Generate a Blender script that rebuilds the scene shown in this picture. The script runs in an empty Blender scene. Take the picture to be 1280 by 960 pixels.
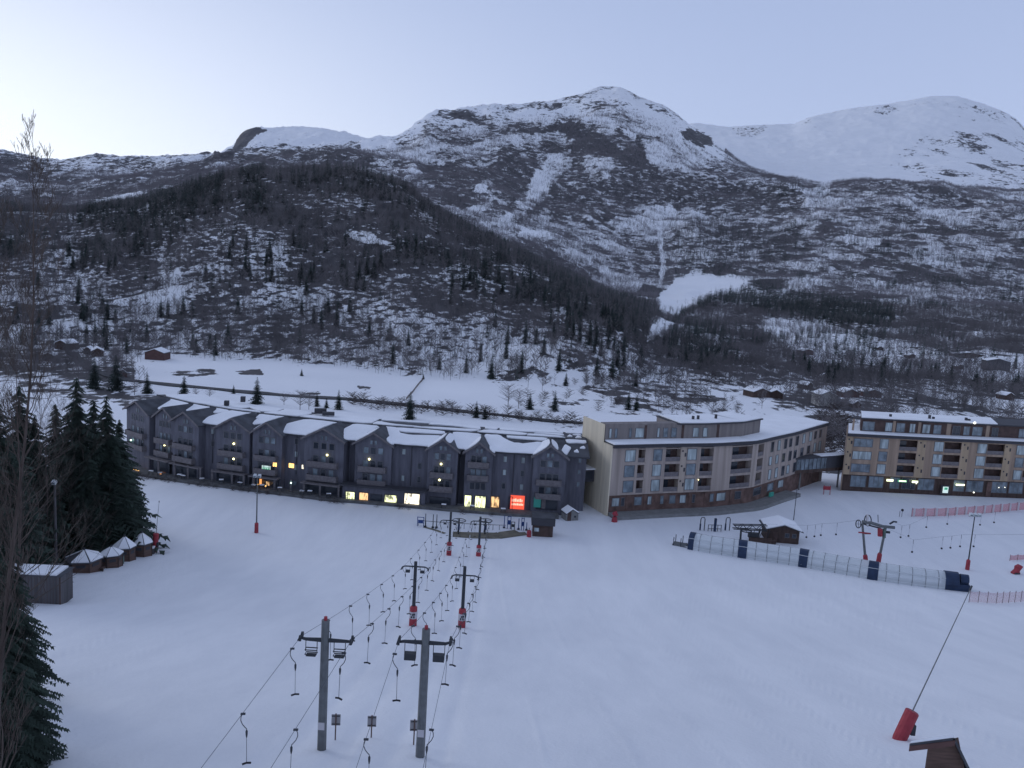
import bpy, bmesh, math, random
import numpy as np
from mathutils import Vector, Matrix
random.seed(7); RNG = np.random.default_rng(11)
sc = bpy.context.scene
COL = sc.collection
rad = math.radians

# ------------------------------------------------------------------ camera
F_PX = 1005.0; PITCH = rad(7.6); ROLL = rad(3.5); CAMZ = 50.0
cp, sp = math.cos(PITCH), math.sin(PITCH)
_F = np.array([0, cp, -sp]); _R0 = np.array([1.0, 0, 0]); _U0 = np.array([0, sp, cp])
_R = math.cos(ROLL)*_R0 + math.sin(ROLL)*_U0
_U = math.cos(ROLL)*_U0 - math.sin(ROLL)*_R0
cam_d = bpy.data.cameras.new('camera'); cam = bpy.data.objects.new('camera', cam_d)
COL.objects.link(cam); sc.camera = cam
cam_d.sensor_width = 36.0; cam_d.lens = 36.0*F_PX/1280.0
cam_d.clip_start = 0.5; cam_d.clip_end = 30000
M = Matrix(((_R[0], _U[0], -_F[0], 0), (_R[1], _U[1], -_F[1], 0), (_R[2], _U[2], -_F[2], CAMZ), (0, 0, 0, 1)))
cam.matrix_world = M

def W(px, py, D):
    """world point seen at photo pixel (1280x960 frame) at forward distance D"""
    d = _F + (px-640)/F_PX*_R + (480-py)/F_PX*_U
    k = D/d[1]
    return Vector((d[0]*k, D, CAMZ + d[2]*k))
def proj(x, y, z):
    z = z-CAMZ
    a = x*_F[0]+y*_F[1]+z*_F[2]
    b = x*_R[0]+y*_R[1]+z*_R[2]
    c = x*_U[0]+y*_U[1]+z*_U[2]
    return 640+F_PX*b/a, 480-F_PX*c/a

# ------------------------------------------------------------------ noise
def _h(ix, iy, iz, seed):
    n = (ix.astype(np.int64)*374761393 + iy.astype(np.int64)*668265263 + iz.astype(np.int64)*2147483647 + seed*974711) & 0xffffffff
    n = ((n ^ (n >> 13))*1274126177) & 0xffffffff
    n = ((n ^ (n >> 16))*2246822519) & 0xffffffff
    return ((n ^ (n >> 15)) & 0xffffff)/16777215.0
def vnoise(x, y, seed=0):
    ix = np.floor(x); iy = np.floor(y); fx = x-ix; fy = y-iy
    fx = fx*fx*fx*(fx*(fx*6-15)+10); fy = fy*fy*fy*(fy*(fy*6-15)+10)
    z0 = np.zeros_like(ix)
    a = _h(ix, iy, z0, seed); b = _h(ix+1, iy, z0, seed); c = _h(ix, iy+1, z0, seed); d = _h(ix+1, iy+1, z0, seed)
    return (a*(1-fx)+b*fx)*(1-fy)+(c*(1-fx)+d*fx)*fy
def fbm(x, y, wl, octv=5, seed=0, gain=0.5, ridge=False):
    s = 0; amp = 1; tot = 0
    for o in range(octv):
        c_, s_ = math.cos(o*1.3+.4), math.sin(o*1.3+.4)
        v = vnoise((x*c_-y*s_)/wl+17.3*o, (x*s_+y*c_)/wl-9.1*o, seed+o*7)
        if ridge: v = 1-np.abs(2*v-1)
        s = s+amp*v; tot += amp; amp *= gain; wl /= 2.03
    return s/tot

# ------------------------------------------------------------------ terrain
def lay(pts, D=None):
    """polyline of photo pixels at distances -> arrays (u, Y, z)"""
    out = []
    for p in pts:
        d = p[2] if len(p) > 2 else D
        w = W(p[0], p[1], d); out.append((w.x/w.y, w.y, w.z-CAMZ))
    out.sort(); return np.array(out)
B0 = [(-300,400),(0,395),(180,392),(370,385),(480,375),(600,360),(690,345),(760,350),(830,385),(900,400),(1000,430),(1280,450),(1700,450)]
H1 = [(-300,290,700),(0,264,720),(100,266,740),(165,256,750),(200,249,750),(250,233,750),(290,221,750),(330,216,750),(400,214,760),(450,218,750),(500,232,740),(530,256,720),(560,277,700),(600,298,680),(650,326,660),(700,352,640),(740,373,620),(790,397,610),(830,428,620),(870,430,660),(950,432,680),(1280,444,680),(1700,450,680)]
H2 = [(-300,315,1000),(0,292,1000),(200,272,1000),(330,245,1000),(450,243,1000),(530,268,1000),(600,300,1000),(700,345,1050),(760,368,1100),(830,376,1150),(1000,370,1150),(1280,380,1150),(1700,390,1150)]
H3 = [(-300,240,2000),(0,238,2000),(200,226,2000),(330,214,2000),(450,214,2000),(530,222,2000),(600,232,2000),(700,262,2000),(760,278,2000),(830,290,2000),(1000,278,1950),(1100,275,1900),(1280,280,1900),(1700,290,1900)]
H4 = [(-300,186,3000),(0,190,3000),(34,197,3000),(54,205,3000),(80,200,3000),(118,194,3000),(161,198,3000),(235,195,3000),(279,192,3000),(330,190,3000),(400,189,3000),(430,186,3000),(465,177,3000),(497,171,3050),(534,149,3150),(574,137,3250),(648,131,3400),(685,127,3500),(722,119,3500),(742,111,3500),(752,108,3500),(776,109,3500),(793,119,3500),(833,134,3500),(850,146,3450),(865,158,3400),(890,176,3300),(927,198,3000),(961,212,2800),(1011,219,2600),(1100,221,2600),(1200,226,2600),(1280,231,2600),(1700,240,2600)]
H5 = [(-300,215,3900),(280,205,3900),(292,196,3900),(320,190,3900),(465,190,3900),(534,175,3900),(648,160,4000),(740,150,4000),(800,160,4000),(850,175,4000),(880,182,3900),(927,190,3700),(1011,203,3500),(1100,205,3400),(1200,210,3400),(1280,217,3400),(1700,230,3400)]
H6 = [(-300,205,5200),(270,205,5200),(284,190,5200),(292,183,5200),(300,168,5200),(308,162,5200),(319,160,5200),(339,161,5200),(370,158.5,5200),(403,161,5200),(430,166,5200),(465,177,5200),(500,195,5200),(600,180,5200),(800,165,5200),(870,154,5200),(910,159.5,5200),(951,157,5200),(994,156,5200),(1011,147,5100),(1065,135.6,5000),(1119,129,5000),(1162,120.5,5000),(1196,120.5,5000),(1230,130.5,5000),(1253,139,5000),(1270,149,5000),(1283,163,5000),(1330,200,5000),(1700,240,5000)]
LAYERS = [lay(l) for l in (H1, H2, H3, H4, H5, H6)]
b0 = []
for px, d in B0:
    w = W(px, 470, d); b0.append((w.x/w.y, d))
b0 = np.array(b0)
NEAR_Y = np.array([3., 8, 20, 32, 44, 66, 89, 110, 133, 150, 175, 235, 300])
NEAR_Z = np.array([-16.5, -17.5, -20.6, -23.7, -27.0, -33.5, -39.2, -43.3, -46.3, -46.8, -46.9, -48.5, -50.0])
NU, U0_, U1_ = 900, -0.84, 0.84
US = np.linspace(U0_, U1_, NU)
YS = np.concatenate([np.geomspace(6, 180, 150, endpoint=False), np.geomspace(180, 460, 130, endpoint=False),
                     np.geomspace(460, 5400, 610, endpoint=False), np.geomspace(5400, 9000, 14)])
NY = len(YS)
def pchip_cols(XK, ZK, xs):
    """XK, ZK: (K, N) knots per column; xs (M,) -> (M, N)"""
    K, N = XK.shape
    h = np.diff(XK, axis=0); d = np.diff(ZK, axis=0)/h
    m = np.zeros_like(XK)
    w1 = 2*h[1:]+h[:-1]; w2 = h[1:]+2*h[:-1]
    same = (d[:-1]*d[1:]) > 0
    with np.errstate(divide='ignore', invalid='ignore'):
        hm = (w1+w2)/(w1/d[:-1]+w2/d[1:])
    m[1:-1] = np.where(same, hm, 0); m[0] = d[0]; m[-1] = d[-1]
    out = np.zeros((len(xs), N)); cols = np.arange(N)
    for i, x in enumerate(xs):
        k = np.clip((XK <= x).sum(0)-1, 0, K-2)
        x0 = XK[k, cols]; hh = h[k, cols]; t = (x-x0)/hh
        z0, z1, m0, m1 = ZK[k, cols], ZK[k+1, cols], m[k, cols], m[k+1, cols]
        out[i] = z0*(2*t**3-3*t**2+1)+hh*m0*(t**3-2*t**2+t)+z1*(-2*t**3+3*t**2)+hh*m1*(t**3-t**2)
    return out
def sm(a, k=3):
    for _ in range(k): a = np.concatenate([a[:1], (a[:-2]+2*a[1:-1]+a[2:])/4, a[-1:]])
    return a
XK = [np.full(NU, y) for y in NEAR_Y]; ZK = [np.full(NU, z) for z in NEAR_Z]
leftdrop = np.clip((-0.36-US)/0.1, 0, 1)
ZK[10] = ZK[10]-1.3*leftdrop; ZK[11] = ZK[11]-0.9*leftdrop
yb = sm(np.interp(US, b0[:, 0], b0[:, 1]), 10); XK.append(yb); ZK.append(np.full(NU, -49.6))
LY = [yb]
for L in LAYERS:
    y_ = sm(np.interp(US, L[:, 0], L[:, 1]), 10); z_ = sm(np.interp(US, L[:, 0], L[:, 2]/L[:, 1]), 2)*y_
    XK.append(y_); ZK.append(z_); LY.append(y_)
XK.append(np.full(NU, 9000.)); ZK.append(np.full(NU, -300.))
ZG = pchip_cols(np.array(XK), np.array(ZK), YS)
UU, YY = np.meshgrid(US, YS); XX = UU*YY
yb_, y1_, y2_, y3_, y4_, y5_, y6_ = [l[None, :] for l in LY]
def ss(a, b, x):
    t = np.clip((x-a)/(b-a), 0, 1); return t*t*(3-2*t)
crest = np.maximum.reduce([np.exp(-((YY-c)/(w*c))**2) for c, w in ((y1_, .10), (y4_, .07), (y6_, .05))])
rightside = ss(0.16, 0.24, UU)
crest1 = np.exp(-((YY-y1_)/(.1*y1_))**2)*rightside
crest = np.clip(crest-crest1, 0, 1)
amp = ss(0, 1, (YY-yb_)/(y1_-yb_+1)*3)
n1 = fbm(XX, YY, 110, 5, 3, .5, True)-.5
n2 = fbm(XX, YY, 520, 6, 21, .52, True)-.55
n3 = fbm(XX, YY, 30, 4, 5)-.5
far = ss(1100, 2300, YY)
bowl = rightside*ss(2550, 3000, YY)
DZ = amp*(9*n1*(1-.3*far) + far*105*n2*(1-.6*bowl) + far*(1-.5*bowl)*34*(fbm(XX, YY, 120, 4, 9, .55, True)-.5) + 3.0*n3)*(1-.72*crest)
# stepped rock ledges on the hill sides
led = fbm(XX, YY, 160, 4, 31); DZ = DZ + amp*(1-far)*2.2*np.sin((ZG+70*led)/3.6)*(1-.6*crest)
# valley floor and piste
DZ += .7*ss(185, 260, YY)*(1-amp)*(fbm(XX, YY, 40, 4, 41)-.5)*2
DZ += (1-ss(140, 170, YY))*.5*(fbm(XX, YY, 26, 3, 43)-.5) + (1-ss(140, 170, YY))*.05*(fbm(XX, YY, 3.0, 3, 44)-.5)
for pl in ([(300,889,36),(376,795,41),(502,710,82),(551,652,128)], [(374,915,34),(440,800,41),(535,712,82),(573,653,128)], [(452,918,34),(499,800,41),(565,721,82),(589,653,128)], [(544,910,34),(563,801,41),(598,723,82),(611,654,128)]):
    pw_ = [W(*p_) for p_ in pl]; yl = np.array([p_.y for p_ in pw_]); xl = np.interp(YY, yl, np.array([p_.x for p_ in pw_]))
    DZ -= .13*np.exp(-((XX-xl)/.55)**2)*(YY > 26)*(YY < 132)*(.5+fbm(XX, YY, 2.5, 2, 101))
# groomer passes: long shallow seams running down the fall line
seam = np.abs(((XX+.04*YY+.8*fbm(XX, YY, 40, 2, 103))/5.2) % 1-.5)*2
DZ += .07*np.exp(-((1-seam)/.07)**2)*(YY > 20)*(YY < 150)*ss(.35, .6, fbm(XX, YY, 30, 2, 107))
DZ += .05*(fbm(XX, YY, 1.1, 3, 109)-.5)*(YY < 120)
ZG = ZG + DZ + CAMZ
for li in (0, 3, 5):      # keep the ridgelines at their surveyed height after the roughening
    yl = LY[li+1][None, :]; tgt = sm(np.interp(US, LAYERS[li][:, 0], LAYERS[li][:, 2]/LAYERS[li][:, 1]), 2)
    near_ = np.abs(YY/yl-1) < (.10 if li else .06); el = np.where(near_, (ZG-CAMZ)/YY, -9).max(0)
    dlt = sm(tgt-el, 6 if li else 30)[None, :]*yl
    if li == 0: dlt = dlt*(US < .12)[None, :]
    ZG = ZG+dlt*np.exp(-((YY/yl-1)/.16)**2)
LOGY = np.log(YS)
def hgt(x, y):
    x = np.asarray(x, float); y = np.asarray(y, float)
    fu = np.clip((x/y-U0_)/(U1_-U0_)*(NU-1), 0, NU-1.001); fi = np.clip(np.interp(y, YS, np.arange(NY)), 0, NY-1.001)
    j = fu.astype(int); i = fi.astype(int); a = fu-j; b = fi-i
    return (ZG[i, j]*(1-a)+ZG[i, j+1]*a)*(1-b)+(ZG[i+1, j]*(1-a)+ZG[i+1, j+1]*a)*b
def G(px, py, dmin=25, dmax=6000):
    """terrain point under a photo pixel"""
    ys = np.geomspace(dmin, dmax, 1500)
    d = _F + (px-640)/F_PX*_R + (480-py)/F_PX*_U
    xs = d[0]/d[1]*ys; zs = CAMZ+d[2]/d[1]*ys
    below = zs < hgt(xs, ys)
    k = int(np.argmax(below)) if below.any() else len(ys)-1
    k = max(k, 1)
    lo, hi = ys[k-1], ys[k]
    for _ in range(20):
        m_ = (lo+hi)/2
        if CAMZ+d[2]/d[1]*m_ < float(hgt(d[0]/d[1]*m_, m_)): hi = m_
        else: lo = m_
    x = d[0]/d[1]*hi
    return Vector((x, hi, float(hgt(x, hi))))
PX, PY = proj(XX, YY, ZG)
# visibility: highest elevation angle so far in each column
ELV = (ZG-CAMZ)/YY; HOR = np.maximum.accumulate(ELV, axis=0)

# ---- how much of the snow is hidden by heath and rock
def poly_mask(pts, soft=2.0):
    """soft mask of a pixel-space polygon measured on the terrain"""
    pts = np.array(pts, float); inside = np.zeros(PX.shape, bool); dist = np.full(PX.shape, 1e9)
    x0, y0 = pts.min(0)-3*soft; x1, y1 = pts.max(0)+3*soft
    sel = (PX > x0) & (PX < x1) & (PY > y0) & (PY < y1)
    x = PX[sel]; y = PY[sel]; ins = np.zeros(x.shape, bool); ds = np.full(x.shape, 1e9)
    for k in range(len(pts)):
        a = pts[k]; b = pts[(k+1) % len(pts)]
        c = ((a[1] > y) != (b[1] > y)) & (x < (b[0]-a[0])*(y-a[1])/(b[1]-a[1]+1e-9)+a[0]); ins ^= c
        ab = b-a; t = np.clip(((x-a[0])*ab[0]+(y-a[1])*ab[1])/(ab@ab+1e-9), 0, 1)
        ds = np.minimum(ds, np.hypot(x-a[0]-t*ab[0], y-a[1]-t*ab[1]))
    sd = np.where(ins, ds, -ds); out = np.zeros(PX.shape); out[sel] = np.clip(sd/soft*.5+.5, 0, 1); return out
def line_mask(pts, w, soft=1.5):
    out = np.zeros(PX.shape)
    for k in range(len(pts)-1):
        a = np.array(pts[k], float); b = np.array(pts[k+1], float); ab = b-a
        sel = (PX > min(a[0], b[0])-w-9) & (PX < max(a[0], b[0])+w+9) & (PY > min(a[1], b[1])-w-9) & (PY < max(a[1], b[1])+w+9)
        x = PX[sel]; y = PY[sel]; t = np.clip(((x-a[0])*ab[0]+(y-a[1])*ab[1])/(ab@ab+1e-9), 0, 1)
        d = np.hypot(x-a[0]-t*ab[0], y-a[1]-t*ab[1]); out[sel] = np.maximum(out[sel], np.clip((w-d)/soft*.5+.5, 0, 1))
    return out
onhill = (YY > yb_) & (YY <= y1_*1.02) & (UU < .2)
lowf = fbm(XX, YY, 150, 4, 61); lowg = fbm(XX, YY, 420, 4, 67); midf = fbm(XX, YY, 40, 3, 71)
cover = np.zeros(PX.shape)
th = (YY-yb_)/(y1_-yb_+1)
hillc = .52+.24*ss(.3, .6, th)+.45*(lowf-.5)+.8*(midf-.5)
rightc = .47+.5*(lowf-.5)+.7*(midf-.5)+.6*(fbm(XX, YY, 75, 4, 83)-.5)+.06*ss(1100, 1900, YY)
cover = np.where(YY > yb_, (1-rightside)*hillc+rightside*rightc, 0)
cover *= ss(0, 18, YY-yb_)
# valley floor behind the hotels on the right: broken by heath
vr = ss(640, 720, PX)*(YY > 215)*(YY < yb_+30); cover = np.maximum(cover, vr*(.38+1.6*(midf-.5))*(.7+.3*ss(940, 1000, PX)))
vl = (1-ss(170, 230, PX))*(YY > 260)*(YY < yb_+30); cover = np.maximum(cover, vl*(.45+1.2*(midf-.5)))
# mountain behind the hill: dark forest and rock low, snow high
mt = (YY > y1_*1.03)*(1-rightside)
ht = np.clip((ZG-CAMZ)/np.maximum(1, (np.interp(US, LAYERS[3][:, 0], LAYERS[3][:, 2]))[None, :]), 0, 1.1)
mc = .56-.30*ss(.55, .95, ht)+.9*(lowg-.5)+.8*(lowf-.5)+.5*(midf-.5)
mc = np.where(UU < -.20, .56+.7*(lowf-.5)+.4*(midf-.5)-.1*ss(.7, 1, ht), mc)
cover = np.where(mt > 0, mc, cover)
sh = (YY > y3_)*rightside*(YY < y4_*1.02)
cover = np.where(sh > 0, .52+.8*(lowf-.5)+.5*(midf-.5)-.12*(PX < 960), cover)
bw = (YY > y4_*1.02)*(UU > .1)
cover = np.where(bw > 0, .05+.5*(lowf-.5)*ss(1120, 1230, PX)+.33*ss(1130, 1260, PX)*ss(145, 160, PY)*(1-.0*PY)+.22*np.exp(-((YY-y6_)/150)**2), cover)
ms = (YY > y5_)*(UU < -.05)
cover = np.where(ms > 0, .17+.5*(lowf-.5), cover)
nz1 = fbm(XX, YY*.6, 26, 5, 77, .6)
nz2 = fbm(XX, YY, 130, 5, 79, .62)
def setc(mask, val, rough=True):
    global cover
    if rough: mask = ss(.38, .62, mask+2.2*(nz1-.5)*(1-np.abs(2*mask-1)))
    cover = cover*(1-mask)+mask*val
def edge(mask, amt=.5): return np.clip(mask*2-(1-mask)*0-(midf-.35)*amt*2*(mask < .98), 0, 1)
setc(poly_mask([(290,190),(296,172),(302,160),(322,158),(333,163),(318,171),(308,182),(296,189)]), .85)
setc(poly_mask([(690,150),(715,152),(742,163),(768,178),(790,196),(770,200),(740,190),(722,178),(700,165),(650,168),(655,158)], 5), .80)
setc(poly_mask([(700,126),(752,110),(795,122),(850,150),(862,168),(800,172),(775,160),(735,150),(705,140)], 8), .30+1.5*(nz2-.5))
setc(poly_mask([(795,170),(850,172),(880,200),(850,215),(810,205)], 10), .42+1.2*(nz2-.5))
setc(poly_mask([(850,164),(866,160),(888,170),(893,182),(875,182),(855,174)], 3), .8)
setc(poly_mask([(645,292),(662,288),(690,291),(698,296),(672,296),(650,297)], 2), .02)
setc(poly_mask([(625,296),(640,293),(648,299),(632,302)], 2), .1)
setc(poly_mask([(820,372),(845,350),(868,342),(905,347),(945,352),(925,362),(890,370),(868,382),(845,398),(825,392)], 4), .0)
setc(poly_mask([(812,408),(828,400),(842,404),(840,415),(820,424),(808,428)], 3), .2)
setc(line_mask([(824,280),(826,310),(829,330),(826,352)], 3), .12)
setc(poly_mask([(745,345),(758,333),(790,340),(800,352),(790,370),(765,368),(750,358)], 10), .3)
setc(poly_mask([(108,258),(120,250),(140,246),(175,240),(188,240),(160,250),(130,258)], 2), .0)
setc(poly_mask([(1026,225),(1040,229),(1036,240),(1022,250),(1018,240)], 3), .05)
setc(poly_mask([(1045,297),(1060,294),(1103,299),(1100,307),(1060,305)], 2), .08)
setc(poly_mask([(1145,268),(1175,258),(1185,268),(1210,282),(1195,290),(1170,278),(1150,278)], 9), .2)
setc(poly_mask([(1140,312),(1175,305),(1205,312),(1215,330),(1170,335),(1150,325)], 12), .3)
setc(poly_mask([(950,405),(985,402),(1030,408),(1050,414),(1120,432),(1190,440),(1130,455),(1060,452),(1020,448),(985,432),(955,415)], 9), .3)
setc(poly_mask([(1185,455),(1240,452),(1300,466),(1300,480),(1240,474),(1195,466)], 3), .1)
setc(.8*poly_mask([(1215,310),(1300,300),(1300,390),(1245,390),(1200,370),(1200,345)], 40), .56, False)
setc(poly_mask([(462,182),(495,165),(534,143),(580,130),(650,125),(690,128),(700,150),(640,172),(560,185),(500,205)], 10), .45+1.3*(nz2-.5))
setc(.7*poly_mask([(480,215),(560,195),(650,180),(760,215),(820,270),(700,285),(560,255)], 20), .66)
setc(poly_mask([(1150,165),(1200,152),(1250,140),(1300,150),(1300,225),(1180,222),(1120,205)], 18), .20+1.9*(nz2-.45))
setc(.85*poly_mask([(780,205),(830,212),(900,225),(1000,240),(1010,262),(900,268),(780,262),(740,235)], 12), .66)
setc(.85*poly_mask([(950,402),(985,399),(1030,405),(1110,428),(1200,438),(1300,445),(1300,478),(1200,468),(1100,462),(1020,452),(980,440),(955,420)], 8), .24)
setc(.8*poly_mask([(190,262),(300,268),(330,330),(210,345)], 12), .62)
setc(poly_mask([(676,205),(690,192),(712,190),(712,205),(700,220),(686,232),(676,250),(652,268),(628,284),(616,278),(636,260),(655,244),(666,228)], 7), .24+1.2*(nz2-.5))
setc(poly_mask([(580,262),(612,252),(618,257),(590,270)], 3), .15)
setc(poly_mask([(586,235),(610,225),(618,232),(600,242)], 4), .25)
setc(poly_mask([(1000,150),(1065,138),(1160,124),(1240,136),(1240,146),(1150,134),(1060,150),(1005,165)], 6), .16+1.6*(nz2-.45))
setc(poly_mask([(915,160),(958,158),(950,170),(925,172)], 5), .42)
setc(poly_mask([(430,290),(455,287),(475,295),(505,308),(520,322),(500,318),(470,305),(440,298)], 8), .25)
setc(poly_mask([(440,208),(470,213),(485,222),(470,220),(445,213)], 2), .1)
setc(poly_mask([(528,248),(545,256),(570,272),(560,272),(535,258)], 2), .15)
setc(.6*poly_mask([(235,375),(300,362),(380,372),(480,385),(560,400),(640,420),(560,430),(420,405),(300,390)], 12), .42)
# clean snow fields
setc(poly_mask([(168,452),(250,452),(370,458),(480,469),(600,483),(640,492),(680,500),(660,508),(600,512),(430,500),(300,487),(170,474)], 3), 0)
setc(poly_mask([(650,470),(700,462),(755,456),(772,462),(775,478),(830,486),(890,488),(960,500),(890,498),(800,492),(740,500),(690,498),(655,486)], 2.5), .12)
setc(poly_mask([(290,463),(325,462),(330,469),(300,469)], 2), .8)
for pl in ([(722,481),(745,475),(790,480),(806,487),(780,493),(745,493),(728,488)],[(797,487),(830,486),(870,493),(905,498),(860,502),(815,497)],[(690,462),(720,455),(760,457),(770,463),(730,469),(695,468)],[(690,497),(730,500),(722,505),(694,503)],
           [(770,498),(800,500),(840,506),(800,508),(770,505)],[(600,462),(650,458),(690,466),(660,474),(610,472)],[(200,463),(262,461),(290,465),(250,469),(205,467)],[(372,488),(392,486),(406,489),(396,493),(376,493)],[(448,482),(466,482),(463,485),(450,485)]):
    setc(poly_mask(pl, 8), .62)
cover = np.clip(cover, 0, 1)
cover[YY < 200] = 0

def node_mat(name):
    m = bpy.data.materials.new(name); m.use_nodes = True; nt = m.node_tree
    b = nt.nodes['Principled BSDF']; return m, nt, b
def N(nt, t, **kw):
    n = nt.nodes.new(t)
    for k, v in kw.items(): setattr(n, k, v)
    return n
def terrain_material():
    m, nt, b = node_mat('snow_heath_and_rock'); L = nt.links.new
    tc = N(nt, 'ShaderNodeNewGeometry'); at = N(nt, 'ShaderNodeAttribute', attribute_name='cover')
    at2 = N(nt, 'ShaderNodeAttribute', attribute_name='far')
    def noise(scale, det, vec=(1, 1, 1), rough=.55):
        mp = N(nt, 'ShaderNodeMapping'); mp.inputs['Scale'].default_value = vec; L(tc.outputs['Position'], mp.inputs[0])
        n = N(nt, 'ShaderNodeTexNoise'); n.inputs['Scale'].default_value = scale; n.inputs['Detail'].default_value = det
        n.inputs['Roughness'].default_value = rough; L(mp.outputs[0], n.inputs['Vector']); return n.outputs['Fac']
    def math_(op, a, b_=None, c=None):
        n = N(nt, 'ShaderNodeMath', operation=op)
        for i, v in enumerate((a, b_, c)):
            if v is None: continue
            if isinstance(v, (int, float)): n.inputs[i].default_value = v
            else: L(v, n.inputs[i])
        return n.outputs[0]
    nA = noise(.17, 7, (.9, .6, 2.6), .66); nB = noise(.05, 10, (.9, .5, 2.4), .78)
    mixn = N(nt, 'ShaderNodeMix'); L(at2.outputs['Fac'], mixn.inputs[0]); L(nA, mixn.inputs[2]); L(nB, mixn.inputs[3])
    # stretch noise to about 0..1 and compare with the cover
    st = math_('MULTIPLY_ADD', mixn.outputs[0], 2.6, -.8)
    thr = math_('SUBTRACT', 1.0, at.outputs['Fac'])
    d = math_('SUBTRACT', st, thr)
    mask = N(nt, 'ShaderNodeMapRange', interpolation_type='SMOOTHSTEP'); L(d, mask.inputs[0]); mask.inputs[1].default_value = -.07; mask.inputs[2].default_value = .09
    has = math_('GREATER_THAN', at.outputs['Fac'], .012)
    mk = math_('MULTIPLY', mask.outputs[0], has)
    heath = N(nt, 'ShaderNodeValToRGB'); L(noise(.09, 4), heath.inputs[0])
    e = heath.color_ramp.elements; e[0].position = .3; e[0].color = (.045, .044, .048, 1); e[1].position = .72; e[1].color = (.120, .112, .116, 1)
    snow = N(nt, 'ShaderNodeValToRGB'); L(noise(.02, 6), snow.inputs[0])
    e = snow.color_ramp.elements; e[0].position = .3; e[0].color = (.86, .87, .89, 1); e[1].position = .7; e[1].color = (.93, .935, .95, 1)
    mx = N(nt, 'ShaderNodeMix', data_type='RGBA'); L(mk, mx.inputs[0]); L(snow.outputs[0], mx.inputs[6]); L(heath.outputs[0], mx.inputs[7])
    L(mx.outputs[2], b.inputs['Base Color']); b.inputs['Roughness'].default_value = .8
    b.inputs['Specular IOR Level'].default_value = .2
    bp = N(nt, 'ShaderNodeBump'); bp.inputs['Strength'].default_value = .5; bp.inputs['Distance'].default_value = .5
    L(noise(1.2, 4), bp.inputs['Height']); L(bp.outputs[0], b.inputs['Normal'])
    return m
def piste_material():
    m, nt, b = node_mat('groomed_snow'); L = nt.links.new
    tc = N(nt, 'ShaderNodeNewGeometry')
    mq = N(nt, 'ShaderNodeMapping'); mq.inputs['Scale'].default_value = (1, .16, 1); L(tc.outputs['Position'], mq.inputs[0])
    n = N(nt, 'ShaderNodeTexNoise'); n.inputs['Scale'].default_value = .22; n.inputs['Detail'].default_value = 8; n.inputs['Roughness'].default_value = .65; L(mq.outputs[0], n.inputs['Vector'])
    r = N(nt, 'ShaderNodeValToRGB'); L(n.outputs['Fac'], r.inputs[0])
    e = r.color_ramp.elements; e[0].position = .3; e[0].color = (.755, .77, .80, 1); e[1].position = .7; e[1].color = (.86, .87, .89, 1)
    L(r.outputs[0], b.inputs['Base Color']); b.inputs['Roughness'].default_value = .75; b.inputs['Specular IOR Level'].default_value = .25
    mp = N(nt, 'ShaderNodeMapping'); mp.inputs['Scale'].default_value = (1.0, .12, 1); mp.inputs['Rotation'].default_value = (0, 0, rad(4)); L(tc.outputs['Position'], mp.inputs[0])
    n2 = N(nt, 'ShaderNodeTexNoise'); n2.inputs['Scale'].default_value = .8; n2.inputs['Detail'].default_value = 7; n2.inputs['Roughness'].default_value = .6; L(mp.outputs[0], n2.inputs['Vector'])
    n3 = N(nt, 'ShaderNodeTexNoise'); n3.inputs['Scale'].default_value = 3.5; n3.inputs['Detail'].default_value = 4; L(tc.outputs['Position'], n3.inputs['Vector'])
    ad = N(nt, 'ShaderNodeMath', operation='ADD'); L(n2.outputs['Fac'], ad.inputs[0]); L(n3.outputs['Fac'], ad.inputs[1])
    bp = N(nt, 'ShaderNodeBump'); bp.inputs['Strength'].default_value = .35; bp.inputs['Distance'].default_value = .12
    L(ad.outputs[0], bp.inputs['Height']); L(bp.outputs[0], b.inputs['Normal'])
    return m
MT = terrain_material(); MP = piste_material()
def grid_object(name, i0, i1, mat, kind='structure'):
    rows = np.arange(i0, i1+1); n = len(rows)
    co = np.stack([XX[rows], YY[rows], ZG[rows]], -1).reshape(-1, 3)
    a = (np.arange(n-1)[:, None]*NU+np.arange(NU-1)[None, :]).ravel()
    quads = np.stack([a, a+1, a+1+NU, a+NU], 1)
    me = fast_mesh(name, co, quads)
    at = me.attributes.new('cover', 'FLOAT', 'POINT'); at.data.foreach_set('value', cover[rows].ravel().astype(np.float32))
    at = me.attributes.new('far', 'FLOAT', 'POINT'); at.data.foreach_set('value', ss(700, 1700, YY[rows]).ravel().astype(np.float32))
    me.materials.append(mat); me.polygons.foreach_set('use_smooth', np.ones(len(quads), bool))
    o = bpy.data.objects.new(name, me); COL.objects.link(o); o['kind'] = kind
    return o
def fast_mesh(name, co, faces):
    """faces: (n,3) or (n,4) index array"""
    me = bpy.data.meshes.new(name); co = np.asarray(co, np.float32); faces = np.asarray(faces, np.int32); k = faces.shape[1]
    me.vertices.add(len(co)); me.vertices.foreach_set('co', co.ravel())
    me.loops.add(faces.size); me.loops.foreach_set('vertex_index', faces.ravel())
    me.polygons.add(len(faces)); me.polygons.foreach_set('loop_start', np.arange(0, faces.size, k, dtype=np.int32))
    me.polygons.foreach_set('loop_total', np.full(len(faces), k, np.int32)); me.update(calc_edges=True); return me
def row(y): return int(np.searchsorted(YS, y))
def label(o, lab, cat=None, group=None, kind=None):
    o['label'] = lab
    if cat: o['category'] = cat
    if group: o['group'] = group
    if kind: o['kind'] = kind
r1, r2, r3 = row(205), row(455), row(1000)
def setl(o, s): o['label'] = s
setl(grid_object('ski_slope', 0, r1, MP), 'wide groomed snow piste falling away towards the hotels')
setl(grid_object('valley_floor', r1, r2, MT), 'snowy valley floor with fields behind the hotels')
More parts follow.
